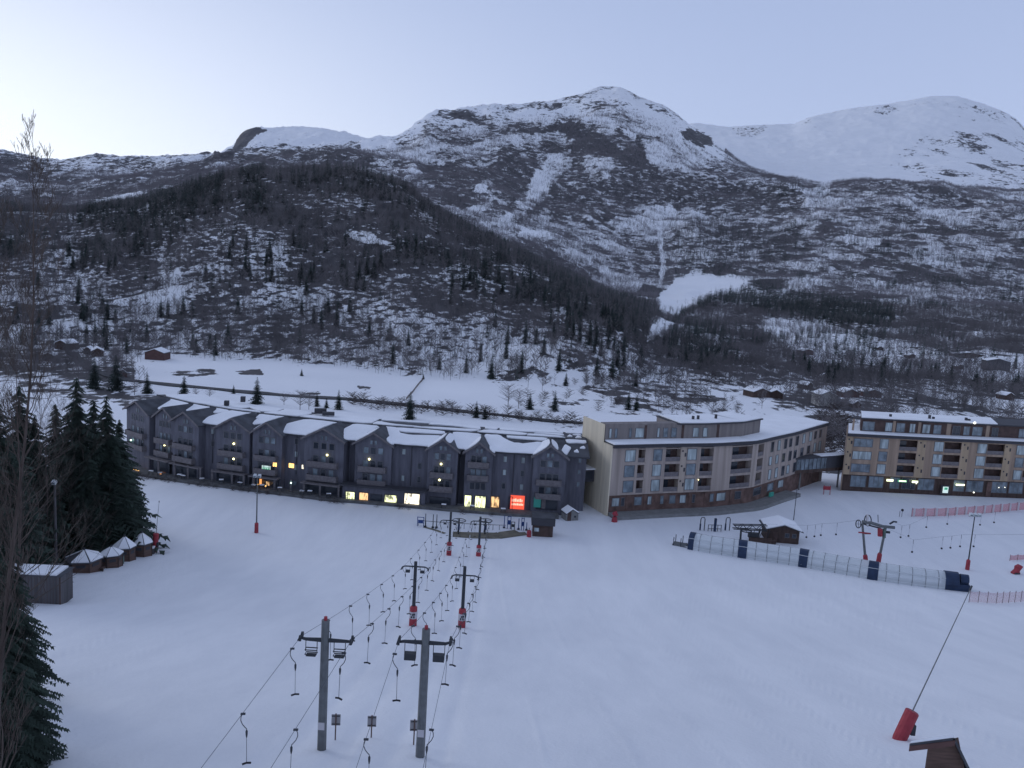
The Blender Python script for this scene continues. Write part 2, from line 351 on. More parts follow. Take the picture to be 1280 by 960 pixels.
setl(grid_object('hill', r2, r3, MT), 'dark wooded hill rising behind the snowy fields')
setl(grid_object('mountain', r3, NY-1, MT), 'snow-dusted mountains behind the wooded hill')

# ------------------------------------------------------------------ light
wd = bpy.data.worlds.new('World'); sc.world = wd; wd.use_nodes = True; nt = wd.node_tree
SUN_EL, SUN_AZ = rad(8), rad(-62)          # azimuth from +Y, negative = left
bg = nt.nodes['Background']; sky = N(nt, 'ShaderNodeTexSky'); sky.sky_type = 'NISHITA'; sky.sun_disc = False
sky.sun_elevation = SUN_EL; sky.sun_rotation = SUN_AZ; sky.ozone_density = 4; sky.air_density = 1; sky.dust_density = .6
bal = N(nt, 'ShaderNodeMix', data_type='RGBA', blend_type='MULTIPLY'); bal.inputs[0].default_value = 1; bal.inputs[7].default_value = (.95, 1.0, 1.5, 1)
nt.links.new(sky.outputs[0], bal.inputs[6])
geo = N(nt, 'ShaderNodeTexCoord'); sep = N(nt, 'ShaderNodeSeparateXYZ'); nt.links.new(geo.outputs['Generated'], sep.inputs[0])
rmp = N(nt, 'ShaderNodeValToRGB'); nt.links.new(sep.outputs[2], rmp.inputs[0])
els = rmp.color_ramp.elements; els[0].position = 0; els[0].color = (5.7, 6.6, 8.8, 1); els[1].position = 1; els[1].color = (3.0, 3.6, 5.1, 1)
for p_, c_ in ((.12, (5.4, 6.3, 8.6)), (.30, (4.5, 5.4, 7.7)), (.6, (3.6, 4.3, 6.2))):
    e = els.new(p_); e.color = (*c_, 1)
GA, GE = rad(-46), rad(2)      # where the light of the set sun still glows
dt = N(nt, 'ShaderNodeVectorMath', operation='DOT_PRODUCT'); nt.links.new(geo.outputs['Generated'], dt.inputs[0]); dt.inputs[1].default_value = (math.sin(GA)*math.cos(GE), math.cos(GA)*math.cos(GE), math.sin(GE))
mx_ = N(nt, 'ShaderNodeMath', operation='MAXIMUM'); nt.links.new(dt.outputs['Value'], mx_.inputs[0]); mx_.inputs[1].default_value = 0
pw_ = N(nt, 'ShaderNodeMath', operation='POWER'); nt.links.new(mx_.outputs[0], pw_.inputs[0]); pw_.inputs[1].default_value = 5
vf = N(nt, 'ShaderNodeMapRange'); nt.links.new(sep.outputs[2], vf.inputs[0]); vf.inputs[1].default_value = .06; vf.inputs[2].default_value = .42; vf.inputs[3].default_value = 1; vf.inputs[4].default_value = .12
ml_ = N(nt, 'ShaderNodeMath', operation='MULTIPLY'); nt.links.new(pw_.outputs[0], ml_.inputs[0]); nt.links.new(vf.outputs[0], ml_.inputs[1])
glow = N(nt, 'ShaderNodeMix', data_type='RGBA', blend_type='ADD'); nt.links.new(ml_.outputs[0], glow.inputs[0]); nt.links.new(rmp.outputs[0], glow.inputs[6]); glow.inputs[7].default_value = (8.2, 7.6, 5.2, 1)
glow.clamp_result = False
add = N(nt, 'ShaderNodeMix', data_type='RGBA', blend_type='MIX'); add.inputs[0].default_value = .18
nt.links.new(glow.outputs[2], add.inputs[6]); nt.links.new(bal.outputs[2], add.inputs[7])
nt.links.new(add.outputs[2], bg.inputs[0]); bg.inputs[1].default_value = .1
sd = bpy.data.lights.new('sun', 'SUN'); sun = bpy.data.objects.new('sun', sd); COL.objects.link(sun)
sd.energy = .45; sd.angle = rad(25); sd.color = (.86, .9, 1.0)
sv = Vector((math.sin(SUN_AZ)*math.cos(SUN_EL+.2), math.cos(SUN_AZ)*math.cos(SUN_EL+.2), math.sin(SUN_EL+.2)))
sun.rotation_euler = sv.to_track_quat('Z', 'Y').to_euler()
sc.view_settings.view_transform = 'Standard'; sc.view_settings.look = 'None'; sc.view_settings.exposure = .14; sc.view_settings.gamma = 1
sc.view_settings.use_curve_mapping = False
sc.cycles.max_bounces = 5; sc.cycles.diffuse_bounces = 3; sc.cycles.transparent_max_bounces = 12
# ------------------------------------------------------------------ plain materials
MATS = {}
def mat(name, col, rough=.7, metal=0.0, spec=.3, var=0.0, vscale=1.0, emit=None, estr=0.0, bump=0.0, alpha=None, stretch=(1, 1, 1)):
    if name in MATS: return MATS[name]
    m, nt, b = node_mat(name); L = nt.links.new
    b.inputs['Base Color'].default_value = (*col, 1); b.inputs['Roughness'].default_value = rough
    b.inputs['Metallic'].default_value = metal; b.inputs['Specular IOR Level'].default_value = spec
    if var or bump:
        g = N(nt, 'ShaderNodeNewGeometry'); mp = N(nt, 'ShaderNodeMapping'); mp.inputs['Scale'].default_value = stretch
        L(g.outputs['Position'], mp.inputs[0]); n = N(nt, 'ShaderNodeTexNoise'); n.inputs['Scale'].default_value = vscale; n.inputs['Detail'].default_value = 5
        L(mp.outputs[0], n.inputs['Vector'])
        if var:
            r = N(nt, 'ShaderNodeValToRGB'); L(n.outputs['Fac'], r.inputs[0]); e = r.color_ramp.elements
            e[0].position = .3; e[1].position = .7
            e[0].color = (*[c*(1-var) for c in col], 1); e[1].color = (*[min(1, c*(1+var)) for c in col], 1)
            L(r.outputs[0], b.inputs['Base Color'])
        if bump:
            bp = N(nt, 'ShaderNodeBump'); bp.inputs['Strength'].default_value = bump; bp.inputs['Distance'].default_value = .05
            L(n.outputs['Fac'], bp.inputs['Height']); L(bp.outputs[0], b.inputs['Normal'])
    if emit: b.inputs['Emission Color'].default_value = (*emit, 1); b.inputs['Emission Strength'].default_value = estr
    if alpha is not None: b.inputs['Alpha'].default_value = alpha
    MATS[name] = m; return m
mat('spruce_needles', (.038, .056, .050), .85, var=.55, vscale=.35)
mat('near_spruce_needles', (.042, .062, .048), .8, var=.6, vscale=.9)
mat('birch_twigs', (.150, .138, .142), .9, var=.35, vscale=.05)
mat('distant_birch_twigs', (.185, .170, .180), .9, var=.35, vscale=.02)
mat('birch_bark', (.20, .18, .17), .9, var=.5, vscale=3)
mat('dark_bark', (.060, .045, .038), .9, var=.4, vscale=3)
mat('bare_twigs', (.075, .058, .052), .9, var=.3, vscale=1)
mat('bush_twigs', (.060, .048, .046), .9, var=.4, vscale=.3)

# ------------------------------------------------------------------ tree templates (numpy triangles)
def spruce_tpl(seed, levels, nb, twigs, droop=.35, wid=.17, ragged=.3, jit=0.0, lf=1.0):
    """unit spruce: height 1, triangles for the crown"""
    r = np.random.default_rng(seed); V = []; T = []
    def tri(a, b, c): T.append((len(V), len(V)+1, len(V)+2)); V.extend((a, b, c))
    z = .05; k = 0
    while k < levels:
        t = k/levels; z = .04+.95*t**.93; R = wid*(1-t)**.85*(1+.12*r.normal())+.006
        n = max(3, int(nb*(1-.45*t)))
        for i in range(n):
            a = 2*math.pi*(i+r.random())/n+k; Rb = R*min(1.14, 1+ragged*(r.random()*2-1.2))
            d = np.array([math.cos(a), math.sin(a), 0]); s = np.array([-d[1], d[0], 0])
            zj = z+jit*(r.random()*2-1); p0 = np.array([0, 0, zj+.02]); tip = d*Rb+np.array([0, 0, zj-droop*Rb*(.7+.6*r.random())])
            if twigs == 0:
                w = Rb*.42; m_ = p0*.45+tip*.55+np.array([0, 0, .012])
                tri(p0, m_+s*w, tip); tri(p0, tip, m_-s*w)
            else:
                w0 = .0035*(1-t)+.001; tri(p0+s*w0, p0-s*w0, tip)
                for j in range(twigs):
                    f = (j+.6)/twigs; q = p0*(1-f)+tip*f+np.array([0, 0, .10*Rb*math.sin(f*3.1)])
                    lw = lf*(.30*(1-f)+.10)*Rb*(.7+.7*r.random())+.004
                    for sg in (-1, 1):
                        e = q+s*sg*lw+d*lw*.55*(.6+.8*r.random())+np.array([0, 0, -lw*(.35+.55*r.random())])
                        bw = lw*.26; tri(q-d*bw, q+d*bw, e)
                        g = q+s*sg*lw*.35+np.array([0, 0, -lw*(.6+.4*r.random())]); tri(q-d*bw*1.2, q+d*bw*1.2, g)
        k += 1
    tri(np.array([.008, 0, .94]), np.array([-.008, 0, .94]), np.array([0, 0, 1.0]))
    return np.array(V), np.array(T)
def trunk_tpl(r0, n=5, h=.96, base=-.03):
    V = []; T = []
    for z, r_ in ((base, r0), (h, r0*.12)):
        for i in range(n): a = 2*math.pi*i/n; V.append((r_*math.cos(a), r_*math.sin(a), z))
    for i in range(n):
        j = (i+1) % n; T += [(i, j, n+j), (i, n+j, n+i)]
    return np.array(V), np.array(T)
def birch_tpl(seed, blades, spread=.26, bw=.018, low=.22, up=.42, bl=.2):
    r = np.random.default_rng(seed); V = []; T = []
    def tri(a, b, c): T.append((len(V), len(V)+1, len(V)+2)); V.extend((a, b, c))
    for i in range(blades):
        t = low+(.95-low)*(i+.5)/blades; a = r.random()*6.283; d = np.array([math.cos(a), math.sin(a), 0]); s = np.array([-d[1], d[0], 0])
        prof = math.sin(min(1, (1.05-t)/(1.05-low))*2.2)*.95+.1
        L_ = spread*prof*(.6+.8*r.random()); p = np.array([0, 0, t*.92]); q = d*L_+np.array([0, 0, t*.92+L_*up/spread*(.4+.6*r.random())])
        q[2] = min(q[2], 1.0)
        w = bw*(.7+.6*r.random()); tri(p-np.array([0, 0, w]), p+np.array([0, 0, w]), q)
        for k in range(2):
            f = .35+.5*r.random(); m_ = p*(1-f)+q*f; e = m_+s*(r.random()-.5)*bl+d*.04+np.array([0, 0, .04+.10*r.random()])
            tri(m_-np.array([0, 0, w*.7]), m_+np.array([0, 0, w*.7]), e)
    return np.array(V), np.array(T)
def merge_tpl(*ts):
    V = []; T = []; n = 0
    for v, t in ts: V.append(v); T.append(t+n); n += len(v)
    return np.concatenate(V), np.concatenate(T)
def mesh_from(name, vt, m):
    me = fast_mesh(name, vt[0], vt[1]); me.materials.append(m); return me
SPR_NEAR = [spruce_tpl(s, 60, 9, 9, droop=.32, ragged=.5, jit=.022) for s in (1, 2, 3)]
SPR_FORE = [spruce_tpl(s, 100, 11, 20, droop=.42, wid=.19, ragged=.6, jit=.03, lf=.5) for s in (5, 6)]
SPR_MID = [spruce_tpl(s, 30, 8, 4, wid=.18) for s in (11, 12, 13, 14)]
SPR_FAR = [spruce_tpl(s, 11, 6, 0, wid=w) for s, w in ((21, .15), (22, .19), (23, .13), (24, .17))]
SPR_VFAR = [spruce_tpl(s, 6, 4, 0, wid=.2) for s in (31, 32)]
BIR_MID = [merge_tpl(birch_tpl(s, 60, bw=.008, spread=.30), trunk_tpl(.012, 4, .9)) for s in (41, 42, 43, 44)]
BIR_FAR = [merge_tpl(birch_tpl(s, 9, bw=.020), trunk_tpl(.012, 3, .9)) for s in (51, 52, 53)]
BIR_VFAR = [birch_tpl(s, 4, bw=.042, spread=.22, low=.05, up=.5, bl=.2) for s in (61, 62, 63)]

# ------------------------------------------------------------------ where trees grow
def cell(x, y):
    j = np.clip(np.rint((x/y-U0_)/(U1_-U0_)*(NU-1)).astype(int), 0, NU-1)
    i = np.clip(np.rint(np.interp(y, YS, np.arange(NY))).astype(int), 0, NY-1); return i, j
dsp = np.zeros(PX.shape); dbi = np.zeros(PX.shape)
clump = fbm(XX, YY, 70, 3, 91); clump2 = fbm(XX, YY, 28, 2, 97)
cl = ss(.50, .62, clump)
dbi = ss(.18, .75, cover+.10)*(YY > yb_+4)*(.45+.9*clump2)
dbi = np.where(onhill, .25*(YY > yb_+4)+dbi*1.5, .40*(YY > yb_+30)+dbi*1.4)
dbi *= 1-ss(.62, .80, ht)*(mt > 0)
dbi *= (YY < y4_*1.01)*(1-bw)
dsp = .05*cl*(YY > yb_+6)*(YY < 2400)
up_hill = onhill*ss(.30, .62, th); dsp = np.where(onhill, .03+.12*cl*ss(.1, .3, th)+.36*up_hill*(.2+cl), dsp)
dsp = np.maximum(dsp, .85*cl*rightside*(YY > 900)*(YY < 2300)*ss(.45, .6, clump2))
def sp(mask, v):
    global dsp
    dsp = np.maximum(dsp, mask*v)
lowslope = poly_mask([(950,402),(985,399),(1030,405),(1110,428),(1200,438),(1300,445),(1300,478),(1200,468),(1100,462),(1020,452),(980,440),(955,420)], 8); dbi *= 1-.75*lowslope
sp(poly_mask([(845,345),(900,360),(945,355),(1000,368),(1060,378),(1120,392),(1115,412),(1050,408),(960,392),(900,380),(868,386),(850,400),(838,410)], 5), .9)
sp(poly_mask([(530,258),(620,300),(700,345),(760,370),(815,385),(828,402),(820,418),(780,410),(700,372),(600,315),(520,275)], 6), .34)
sp(poly_mask([(830,420),(880,408),(918,420),(920,455),(880,462),(840,452)], 6), .5)
sp(poly_mask([(100,385),(125,370),(145,385),(142,435),(120,440),(98,425)], 5), .45)
sp(poly_mask([(300,215),(330,208),(335,270),(305,280)], 4), .9)
sp(poly_mask([(840,275),(890,280),(1010,290),(1010,320),(930,330),(860,345),(835,320)], 6), .35)
sp(poly_mask([(100,262),(190,248),(280,222),(280,260),(180,290),(90,285)], 4), .8)
clear = np.clip(poly_mask([(820,372),(845,350),(868,342),(905,347),(945,352),(925,362),(890,370),(868,382),(845,398),(825,392)], 2)+poly_mask([(645,292),(662,288),(690,291),(698,296),(672,296),(650,297)], 2)+poly_mask([(108,258),(120,250),(140,246),(175,240),(188,240),(160,250),(130,258)], 2)+.9*poly_mask([(812,408),(828,400),(842,404),(840,415),(820,424),(808,428)], 3), 0, 1)
dsp *= 1-clear; dbi *= 1-clear
dbi = dbi*(1-.6*poly_mask([(675,205),(690,196),(706,198),(700,215),(684,230),(672,247),(650,264),(628,282),(620,276),(636,262),(655,244),(664,228)], 3))
# valley floor thickets on the right and along the river
vt_ = vr*ss(.25, .55, cover)*(.5+clump2); dbi = np.maximum(dbi, .5*vt_)
dbi = np.maximum(dbi, .5*vl*ss(.3, .6, cover))
dbi = np.maximum(dbi, 1.5*poly_mask([(1130,455),(1180,450),(1250,470),(1300,485),(1300,500),(1200,495),(1140,480)], 4))
dbi = np.maximum(dbi, 1.3*poly_mask([(850,440),(960,445),(1120,455),(1180,480),(1100,500),(960,478),(860,470)], 8)*ss(.4, .5, clump))

open_ = poly_mask([(590,476),(690,460),(760,450),(790,466),(900,478),(985,496),(985,525),(560,525)], 4)*(YY < yb_+60); dbi *= 1-.72*open_; dsp *= 1-.5*open_
dbi = np.maximum(dbi, .35*rightside*(YY > yb_+20)*(YY < 1100)*ss(.35, .6, clump2)); dsp = np.maximum(dsp, .22*rightside*(YY > yb_+10)*(YY < 1100)*ss(.50, .60, clump)*(1-clear)*(1-open_))
def scatter(n, y0, y1):
    u = RNG.uniform(-.80, .80, n); y = np.sqrt(RNG.uniform(y0*y0, y1*y1, n)); return u*y, y
area = lambda a, b: 1.6*(b*b-a*a)/2
trees = []   # rows: x, y, z, h, kind(0 spruce 1 birch)
for (a, b, per) in ((300, 1150, 9.0), (1150, 3300, 15.0)):
    n = int(area(a, b)/per); x, y = scatter(n, a, b); i, j = cell(x, y); z = hgt(x, y)
    for kind, dens in ((0, dsp), (1, dbi)):
        pr = RNG.random(n); k = pr < dens[i, j]*(1.0 if kind else .62 if a < 1000 else .5)
        if kind == 1: k &= RNG.random(n) > dsp[i, j]*.6
        hh = np.where(kind == 0, RNG.uniform(5, 13.5, n), RNG.uniform(5.0, 9.5, n))*(1.0 if a < 1000 else 1.12)
        el = (z+hh-CAMZ)/y; vis = el > HOR[np.maximum(i-1, 0), j]+.0004
        px, py = proj(x, y, z); k &= vis & (px > -60) & (px < 1340)
        trees.append(np.stack([x[k], y[k], z[k], hh[k], np.full(k.sum(), kind)], 1))
trees = np.concatenate(trees)
def place_tiles(tpls, pts, name, m, widen=1.0):
    Vs = []; Ts = []; n = 0
    which = RNG.integers(0, len(tpls), len(pts))
    for w, (V, T) in enumerate(tpls):
        P = pts[which == w]
        if not len(P): continue
        a = RNG.uniform(0, 6.283, len(P)); c, s = np.cos(a), np.sin(a); h = P[:, 3]; wx = h*RNG.uniform(.8, 1.25, len(P))*widen
        X = (V[None, :, 0]*c[:, None]-V[None, :, 1]*s[:, None])*wx[:, None]+P[:, 0:1]
        Y = (V[None, :, 0]*s[:, None]+V[None, :, 1]*c[:, None])*wx[:, None]+P[:, 1:2]
        Z = V[None, :, 2]*h[:, None]+P[:, 2:3]-.1
        Vs.append(np.stack([X, Y, Z], -1).reshape(-1, 3)); Ts.append((T[None]+(np.arange(len(P))*len(V))[:, None, None]).reshape(-1, 3)+n); n += len(P)*len(V)
    me = fast_mesh(name, np.concatenate(Vs), np.concatenate(Ts)); me.materials.append(m)
    o = bpy.data.objects.new(name, me); COL.objects.link(o); return o
appar = trees[:, 3]/trees[:, 1]
NIND = 230
for kind, lab, g in ((0, 'spruce', 0), (1, 'birch', 0)):
    T = trees[trees[:, 4] == kind]; order = np.argsort(-T[:, 3]/T[:, 1]); T = T[order]
    ind, rest = T[:NIND], T[NIND:]
    nearr, farr = rest[rest[:, 1] < 1050], rest[rest[:, 1] >= 1050]
    if kind == 0:
        label(place_tiles(SPR_FAR, nearr, 'spruce_forest', MATS['spruce_needles']), 'dark spruces scattered through the woods on the slopes', 'forest', kind='stuff')
        label(place_tiles(SPR_VFAR, farr, 'distant_spruce_forest', MATS['spruce_needles']), 'far dark spruces on the lower mountain slopes', 'forest', kind='stuff')
    else:
        label(place_tiles(BIR_FAR, nearr, 'birch_forest', MATS['birch_twigs']), 'leafless grey-brown birch woods on the hill and valley sides', 'forest', kind='stuff')
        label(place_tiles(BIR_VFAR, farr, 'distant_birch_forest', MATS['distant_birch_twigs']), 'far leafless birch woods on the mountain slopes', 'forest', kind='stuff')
    if kind == 0: IND_SPR = ind
    else: IND_BIR = ind
print('TREES', len(trees), (trees[:, 4] == 0).sum(), IND_SPR[-1], IND_BIR[-1])

spr_mid_me = [mesh_from('spruce_tree', v, MATS['spruce_needles']) for v in SPR_MID]
spr_trunk_me = mesh_from('spruce_trunk', trunk_tpl(.012), MATS['dark_bark'])
bir_mid_me = [mesh_from('birch_tree', v, MATS['birch_twigs']) for v in BIR_MID]
def emp(name, loc, rz=0, lab=None, cat=None, group=None):
    o = bpy.data.objects.new(name, None); COL.objects.link(o); o.location = loc; o.rotation_euler = (0, 0, rz); o.empty_display_size = .5
    if lab: label(o, lab, cat, group)
    return o
def where_words(x, y, z):
    px, py = proj(x, y, z)
    v = 'left' if px < 330 else 'centre' if px < 640 else 'right' if px < 960 else 'far right'
    if y < 385 and px < 640: return 'beside the river behind the dark hotel', 'valley'
    if y < 520 and px < 700: return 'at the foot of the wooded hill', 'hill foot'
    if y < 480: return 'on the valley floor behind the light wooden hotels', 'valley behind'
    if px < 700: return 'on the slope of the dark wooded hill', 'hill slope'
    return 'on the snowy slope beyond the cabins', 'far slope'
def put_tree(meshes, name, x, y, z, h, lab, cat, group, wide=1.0):
    o = bpy.data.objects.new(name, random.choice(meshes)); COL.objects.link(o)
    o.location = (x, y, z-.15); s = h; o.scale = (s*wide, s*wide, s); o.rotation_euler = (0, 0, random.uniform(0, 6.28)); label(o, lab, cat, group)
    return o
for P, ms, nm, adj, cat in ((IND_SPR, spr_mid_me, 'spruce_tree', 'dark narrow spruce', 'spruce tree'), (IND_BIR, bir_mid_me, 'birch_tree', 'bare grey-brown birch', 'birch tree')):
    for x, y, z, h, _ in P:
        w_, g_ = where_words(x, y, z)
        put_tree(ms, nm, x, y, z, h, adj+' '+w_, cat, cat+'s '+w_, random.uniform(.85, 1.2))

# single trees one can tell apart in the valley: px, py of the foot, height px, kind, label
single = [
 (230,494,27,0,'small dark spruce just behind the snowy roof of the dark hotel, left of the chimney'),
 (321,505,35,0,'tall dark spruce standing alone between river road and hotel roof'),
 (118,486,42,0,'tall dark spruce by the snowy farm track on the left'),
 (145,488,46,0,'slim dark spruce right of the snowy farm track'),
 (184,492,28,0,'slim spruce behind the left end of the dark hotel roof'),
 (292,492,12,0,'tiny spruce on the near bank of the river road'),
 (396,508,18,0,'small spruce left of two bare birches behind the hotel roof'),
 (408,510,14,0,'smallest spruce in the row behind the hotel roof'),
 (423,512,26,0,'pointed spruce right of the bare birches behind the hotel roof'),
 (512,524,36,0,'dark narrow spruce rising behind the hotel ridge'),
 (595,522,22,0,'slim spruce behind the right half of the dark hotel'),
 (606,524,18,0,'short slim spruce in the row behind the right half of the dark hotel'),
 (377,470,10,0,'single dark spruce at the upper edge of the white field'),
 (529,474,8,0,'tiny spruce at the top end of the field fence'),
 (662,512,22,0,'spruce right of the round bare birch'),
 (693,513,26,0,'spruce in front of the dark thicket on the valley floor'),
 (785,512,24,0,'spruce behind the cream end wall of the long hotel'),
 (795,513,20,0,'shorter spruce behind the cream end wall of the long hotel'),
 (707,482,17,0,'lonely spruce on the snow bank left of the dark heath patch'),
 (800,458,28,0,'dark spruce beside the snowy gully mouth'),
 (779,462,22,0,'dark spruce left of the snowy gully mouth'),
 (1145,502,14,0,'small spruce behind the roof of the orange wooden hotel'),
 (375,512,26,1,'bare birch behind the roof hatch of the dark hotel'),
 (386,512,22,1,'thin bare birch beside the roof hatch of the dark hotel'),
 (355,506,16,1,'small bare birch on the near side of the river road'),
 (245,496,14,1,'small bare birch behind the left part of the dark hotel'),
 (262,498,14,1,'thin bare birch left of the lone tall spruce'),
 (635,508,30,1,'broad round bare birch at the right end of the white field'),
 (648,510,24,1,'smaller bare birch beside the round one at the field end'),
 (565,520,20,1,'bare birch behind the middle of the dark hotel roof'),
 (545,520,16,1,'thin bare birch left of the slim spruces behind the dark hotel'),
 (480,514,18,1,'bare birch left of the narrow spruce behind the hotel ridge'),
 (168,494,24,1,'bare birch behind the far left gable of the dark hotel'),
 (1030,560,45,1,'bare birch between the two light wooden hotels, above the footbridge'),
 (1040,556,46,1,'tall bare birch beside the orange wooden hotel, above the footbridge'),
 (1048,560,40,1,'dense bare birch against the end of the orange wooden hotel'),
 (1110,506,18,1,'dark leafless bush-like birch behind the orange wooden hotel roof'),
 (1085,506,14,1,'low bare birch behind the left of the orange hotel roof'),
 (1205,512,26,1,'bare birch behind the middle of the orange hotel roof'),
 (1225,514,28,1,'tall bare birch behind the right of the orange hotel roof'),
]
for px, py, hp, kind, lab in single:
    p = G(px, py, 185, 900); h = hp/F_PX*p.y*1.02
    put_tree(bir_mid_me if kind else spr_mid_me, 'birch_tree' if kind else 'spruce_tree', p.x, p.y, p.z, h, lab, 'birch tree' if kind else 'spruce tree', None, 1.7 if kind else 1.5)

# ------------------------------------------------------------------ the big near trees on the left
def near_spruce(px, py, top_py, tpl, wid, lab, D=None, seedrot=0.0):
    p = W(px, py, D) if D else G(px, py); p.z = float(hgt(p.x, p.y))
    t = W(px, top_py, p.y); h = t.z-p.z
    r = emp('spruce_tree', p, seedrot, lab, 'spruce tree')
    c = bpy.data.objects.new('crown', tpl); COL.objects.link(c); c.parent = r; c.scale = (h*wid, h*wid, h)
    k = bpy.data.objects.new('trunk', spr_trunk_me); COL.objects.link(k); k.parent = r; k.scale = (h, h, h)
    return r
spr_near_me = [mesh_from('crown', v, MATS['near_spruce_needles']) for v in SPR_NEAR]; spr_fore_me = [mesh_from('crown', v, MATS['near_spruce_needles']) for v in SPR_FORE]
for k_, (px, py, tp, wd_, lab) in enumerate((
  (98,690,472,1.5,'tallest dark green spruce, behind the snowy-roofed hexagonal cabins'), (134,688,497,1.55,'broad spruce standing behind the row of hexagonal cabins'),
  (72,684,505,1.45,'spruce between the tallest spruce and the lamp pole'), (150,676,524,1.4,'spruce behind the two farthest hexagonal cabins'),
  (156,672,560,1.15,'low broad spruce with branches reaching over the farthest hexagonal cabin'), (118,672,500,1.6,'spruce filling the gap behind the second tallest one'),
  (148,668,530,1.6,'half hidden spruce behind the broad one'), (110,694,560,1.7,'lower spruce directly over the largest hexagonal cabin'), 
  (46,700,520,1.5,'dark spruce behind the plank shed'), (28,700,482,1.5,'tall dark spruce left of the lamp pole'), (2,720,500,1.6,'dark spruce cut by the left frame edge behind the shed'), (-20,740,520,1.6,'dark spruce just outside the left edge'), (14,735,560,1.6,'lower dark spruce behind the left part of the plank shed'))):
    near_spruce(px, py, tp, spr_near_me[k_ % 3], wd_, lab, seedrot=k_*1.7)
near_spruce(-22, 1110, 560, spr_fore_me[0], .95, 'large foreground spruce at the lower left corner', D=33, seedrot=2.0)
near_spruce(12, 1010, 640, spr_fore_me[1], .95, 'foreground spruce with ragged tips reaching over the snow at lower left', D=36, seedrot=.4)
near_spruce(-26, 900, 575, spr_fore_me[0], 1.2, 'foreground spruce mostly outside the left frame edge', D=45, seedrot=1.1)

def bare_tree(name, base, top, spread, seed, nmain, lab, m_bark, m_twig, r0, depth=3, upr=.75, start=.2):
    random.seed(seed)
    """leafless tree grown from base to top: tapered stem with limbs and twigs"""
    r = random.Random(seed); stem = []; limbs = []
    base = Vector(base); top = Vector(top); H = (top-base).length
    axis = (top-base).normalized()
    pts = []
    for i in range(13):
        t = i/12; p = base.lerp(top, t)+Vector((math.sin(t*5+seed)*.012*H, math.cos(t*4+seed)*.012*H, 0))*math.sin(t*3.14); pts.append((p, r0*(1-t)**.9+.006))
    def chain(lst, ps):
        lst.append(ps)
    chain(stem, pts)
    def limb(p, d, L, rr, lev):
        n = 4 if lev > 0 else 5; ps = [(p, rr)]; q = p.copy(); dd = d.copy()
        for i in range(n):
            dd = (dd+Vector((r.uniform(-.18, .18), r.uniform(-.18, .18), .10*upr+r.uniform(-.05, .12)))).normalized()
            q = q+dd*L/n; ps.append((q.copy(), max(.0045, rr*(1-(i+1)/n*.85))))
        limbs.append(ps)
        if lev < depth:
            k = r.randint(3, 5) if lev < 2 else r.randint(2, 3)
            for j in range(k):
                t = r.uniform(.25, .98); ii = min(n-1, int(t*n)); a = ps[ii][0].lerp(ps[ii+1][0], t*n-ii)
                nd = (dd*.8+Vector((r.uniform(-1, 1), r.uniform(-1, 1), r.uniform(-.1, 1)*upr))*.65).normalized()
                limb(a, nd, L*r.uniform(.38, .62), max(.005, ps[ii][1]*.6), lev+1)
    for i in range(nmain):
        t = start+(1-start)*(i+r.random())/nmain; ii = min(11, int(t*12)); p = pts[ii][0].lerp(pts[ii+1][0], t*12-ii)
        a = r.uniform(0, 6.28); out = Vector((math.cos(a), math.sin(a), 0)); d = (out*(1-upr*.55)+axis*upr).normalized()
        limb(p, d, spread*(1.05-t*.62)*r.uniform(.7, 1.15), max(.008, pts[ii][1]*.45), 0)
    def tubes(lst, ns):
        V = []; Fq = []
        for ps in lst:
            b_ = len(V)
            for i, (p, rr) in enumerate(ps):
                d = ((ps[min(i+1, len(ps)-1)][0]-ps[max(i-1, 0)][0])).normalized(); s = d.orthogonal().normalized(); t_ = d.cross(s)
                for k in range(ns): an = 6.283*k/ns; V.append(p-base+s*rr*math.cos(an)+t_*rr*math.sin(an))
            for i in range(len(ps)-1):
                for k in range(ns):
                    a0 = b_+i*ns+k; a1 = b_+i*ns+(k+1) % ns; Fq.append((a0, a1, a1+ns, a0+ns))
        return np.array([tuple(v) for v in V]), np.array(Fq)
    root = emp(name, base, 0, lab, 'tree')
    for nm, lst, ns, m_ in (('trunk', stem, 8, m_bark), ('crown', limbs, 3, m_twig)):
        v, f = tubes(lst, ns); me = fast_mesh(nm, v, f); me.materials.append(m_); o = bpy.data.objects.new(nm, me); COL.objects.link(o); o.parent = root
    return root
def ground_at(px, py, D): p = W(px, py, D); p.z = float(hgt(p.x, p.y))-.3; return p
BT = MATS['bare_twigs']
bare_tree('bare_tree', ground_at(-8, 1000, 22), W(41, 203, 23), 2.5, 3, 66, 'tall leafless tree at the left edge, its twigs rising above the ridge into the sky', BT, BT, .085, 3, .97, .16)
bare_tree('bare_tree', ground_at(-45, 1000, 25), W(-6, 300, 26), 3.4, 8, 56, 'second leafless tree at the left edge, lower and beside the tall one', BT, BT, .09, 3, .9, .2)
bare_tree('bare_tree', ground_at(15, 760, 55), W(22, 440, 55), 7.5, 5, 46, 'leafless tree with arching branches in front of the dark spruces', BT, BT, .13, 3, .45, .12)
bare_tree('bare_tree', ground_at(55, 720, 104), W(60, 520, 104), 7.0, 6, 36, 'smaller leafless tree with arching twigs above the plank shed', BT, BT, .11, 3, .45, .15)
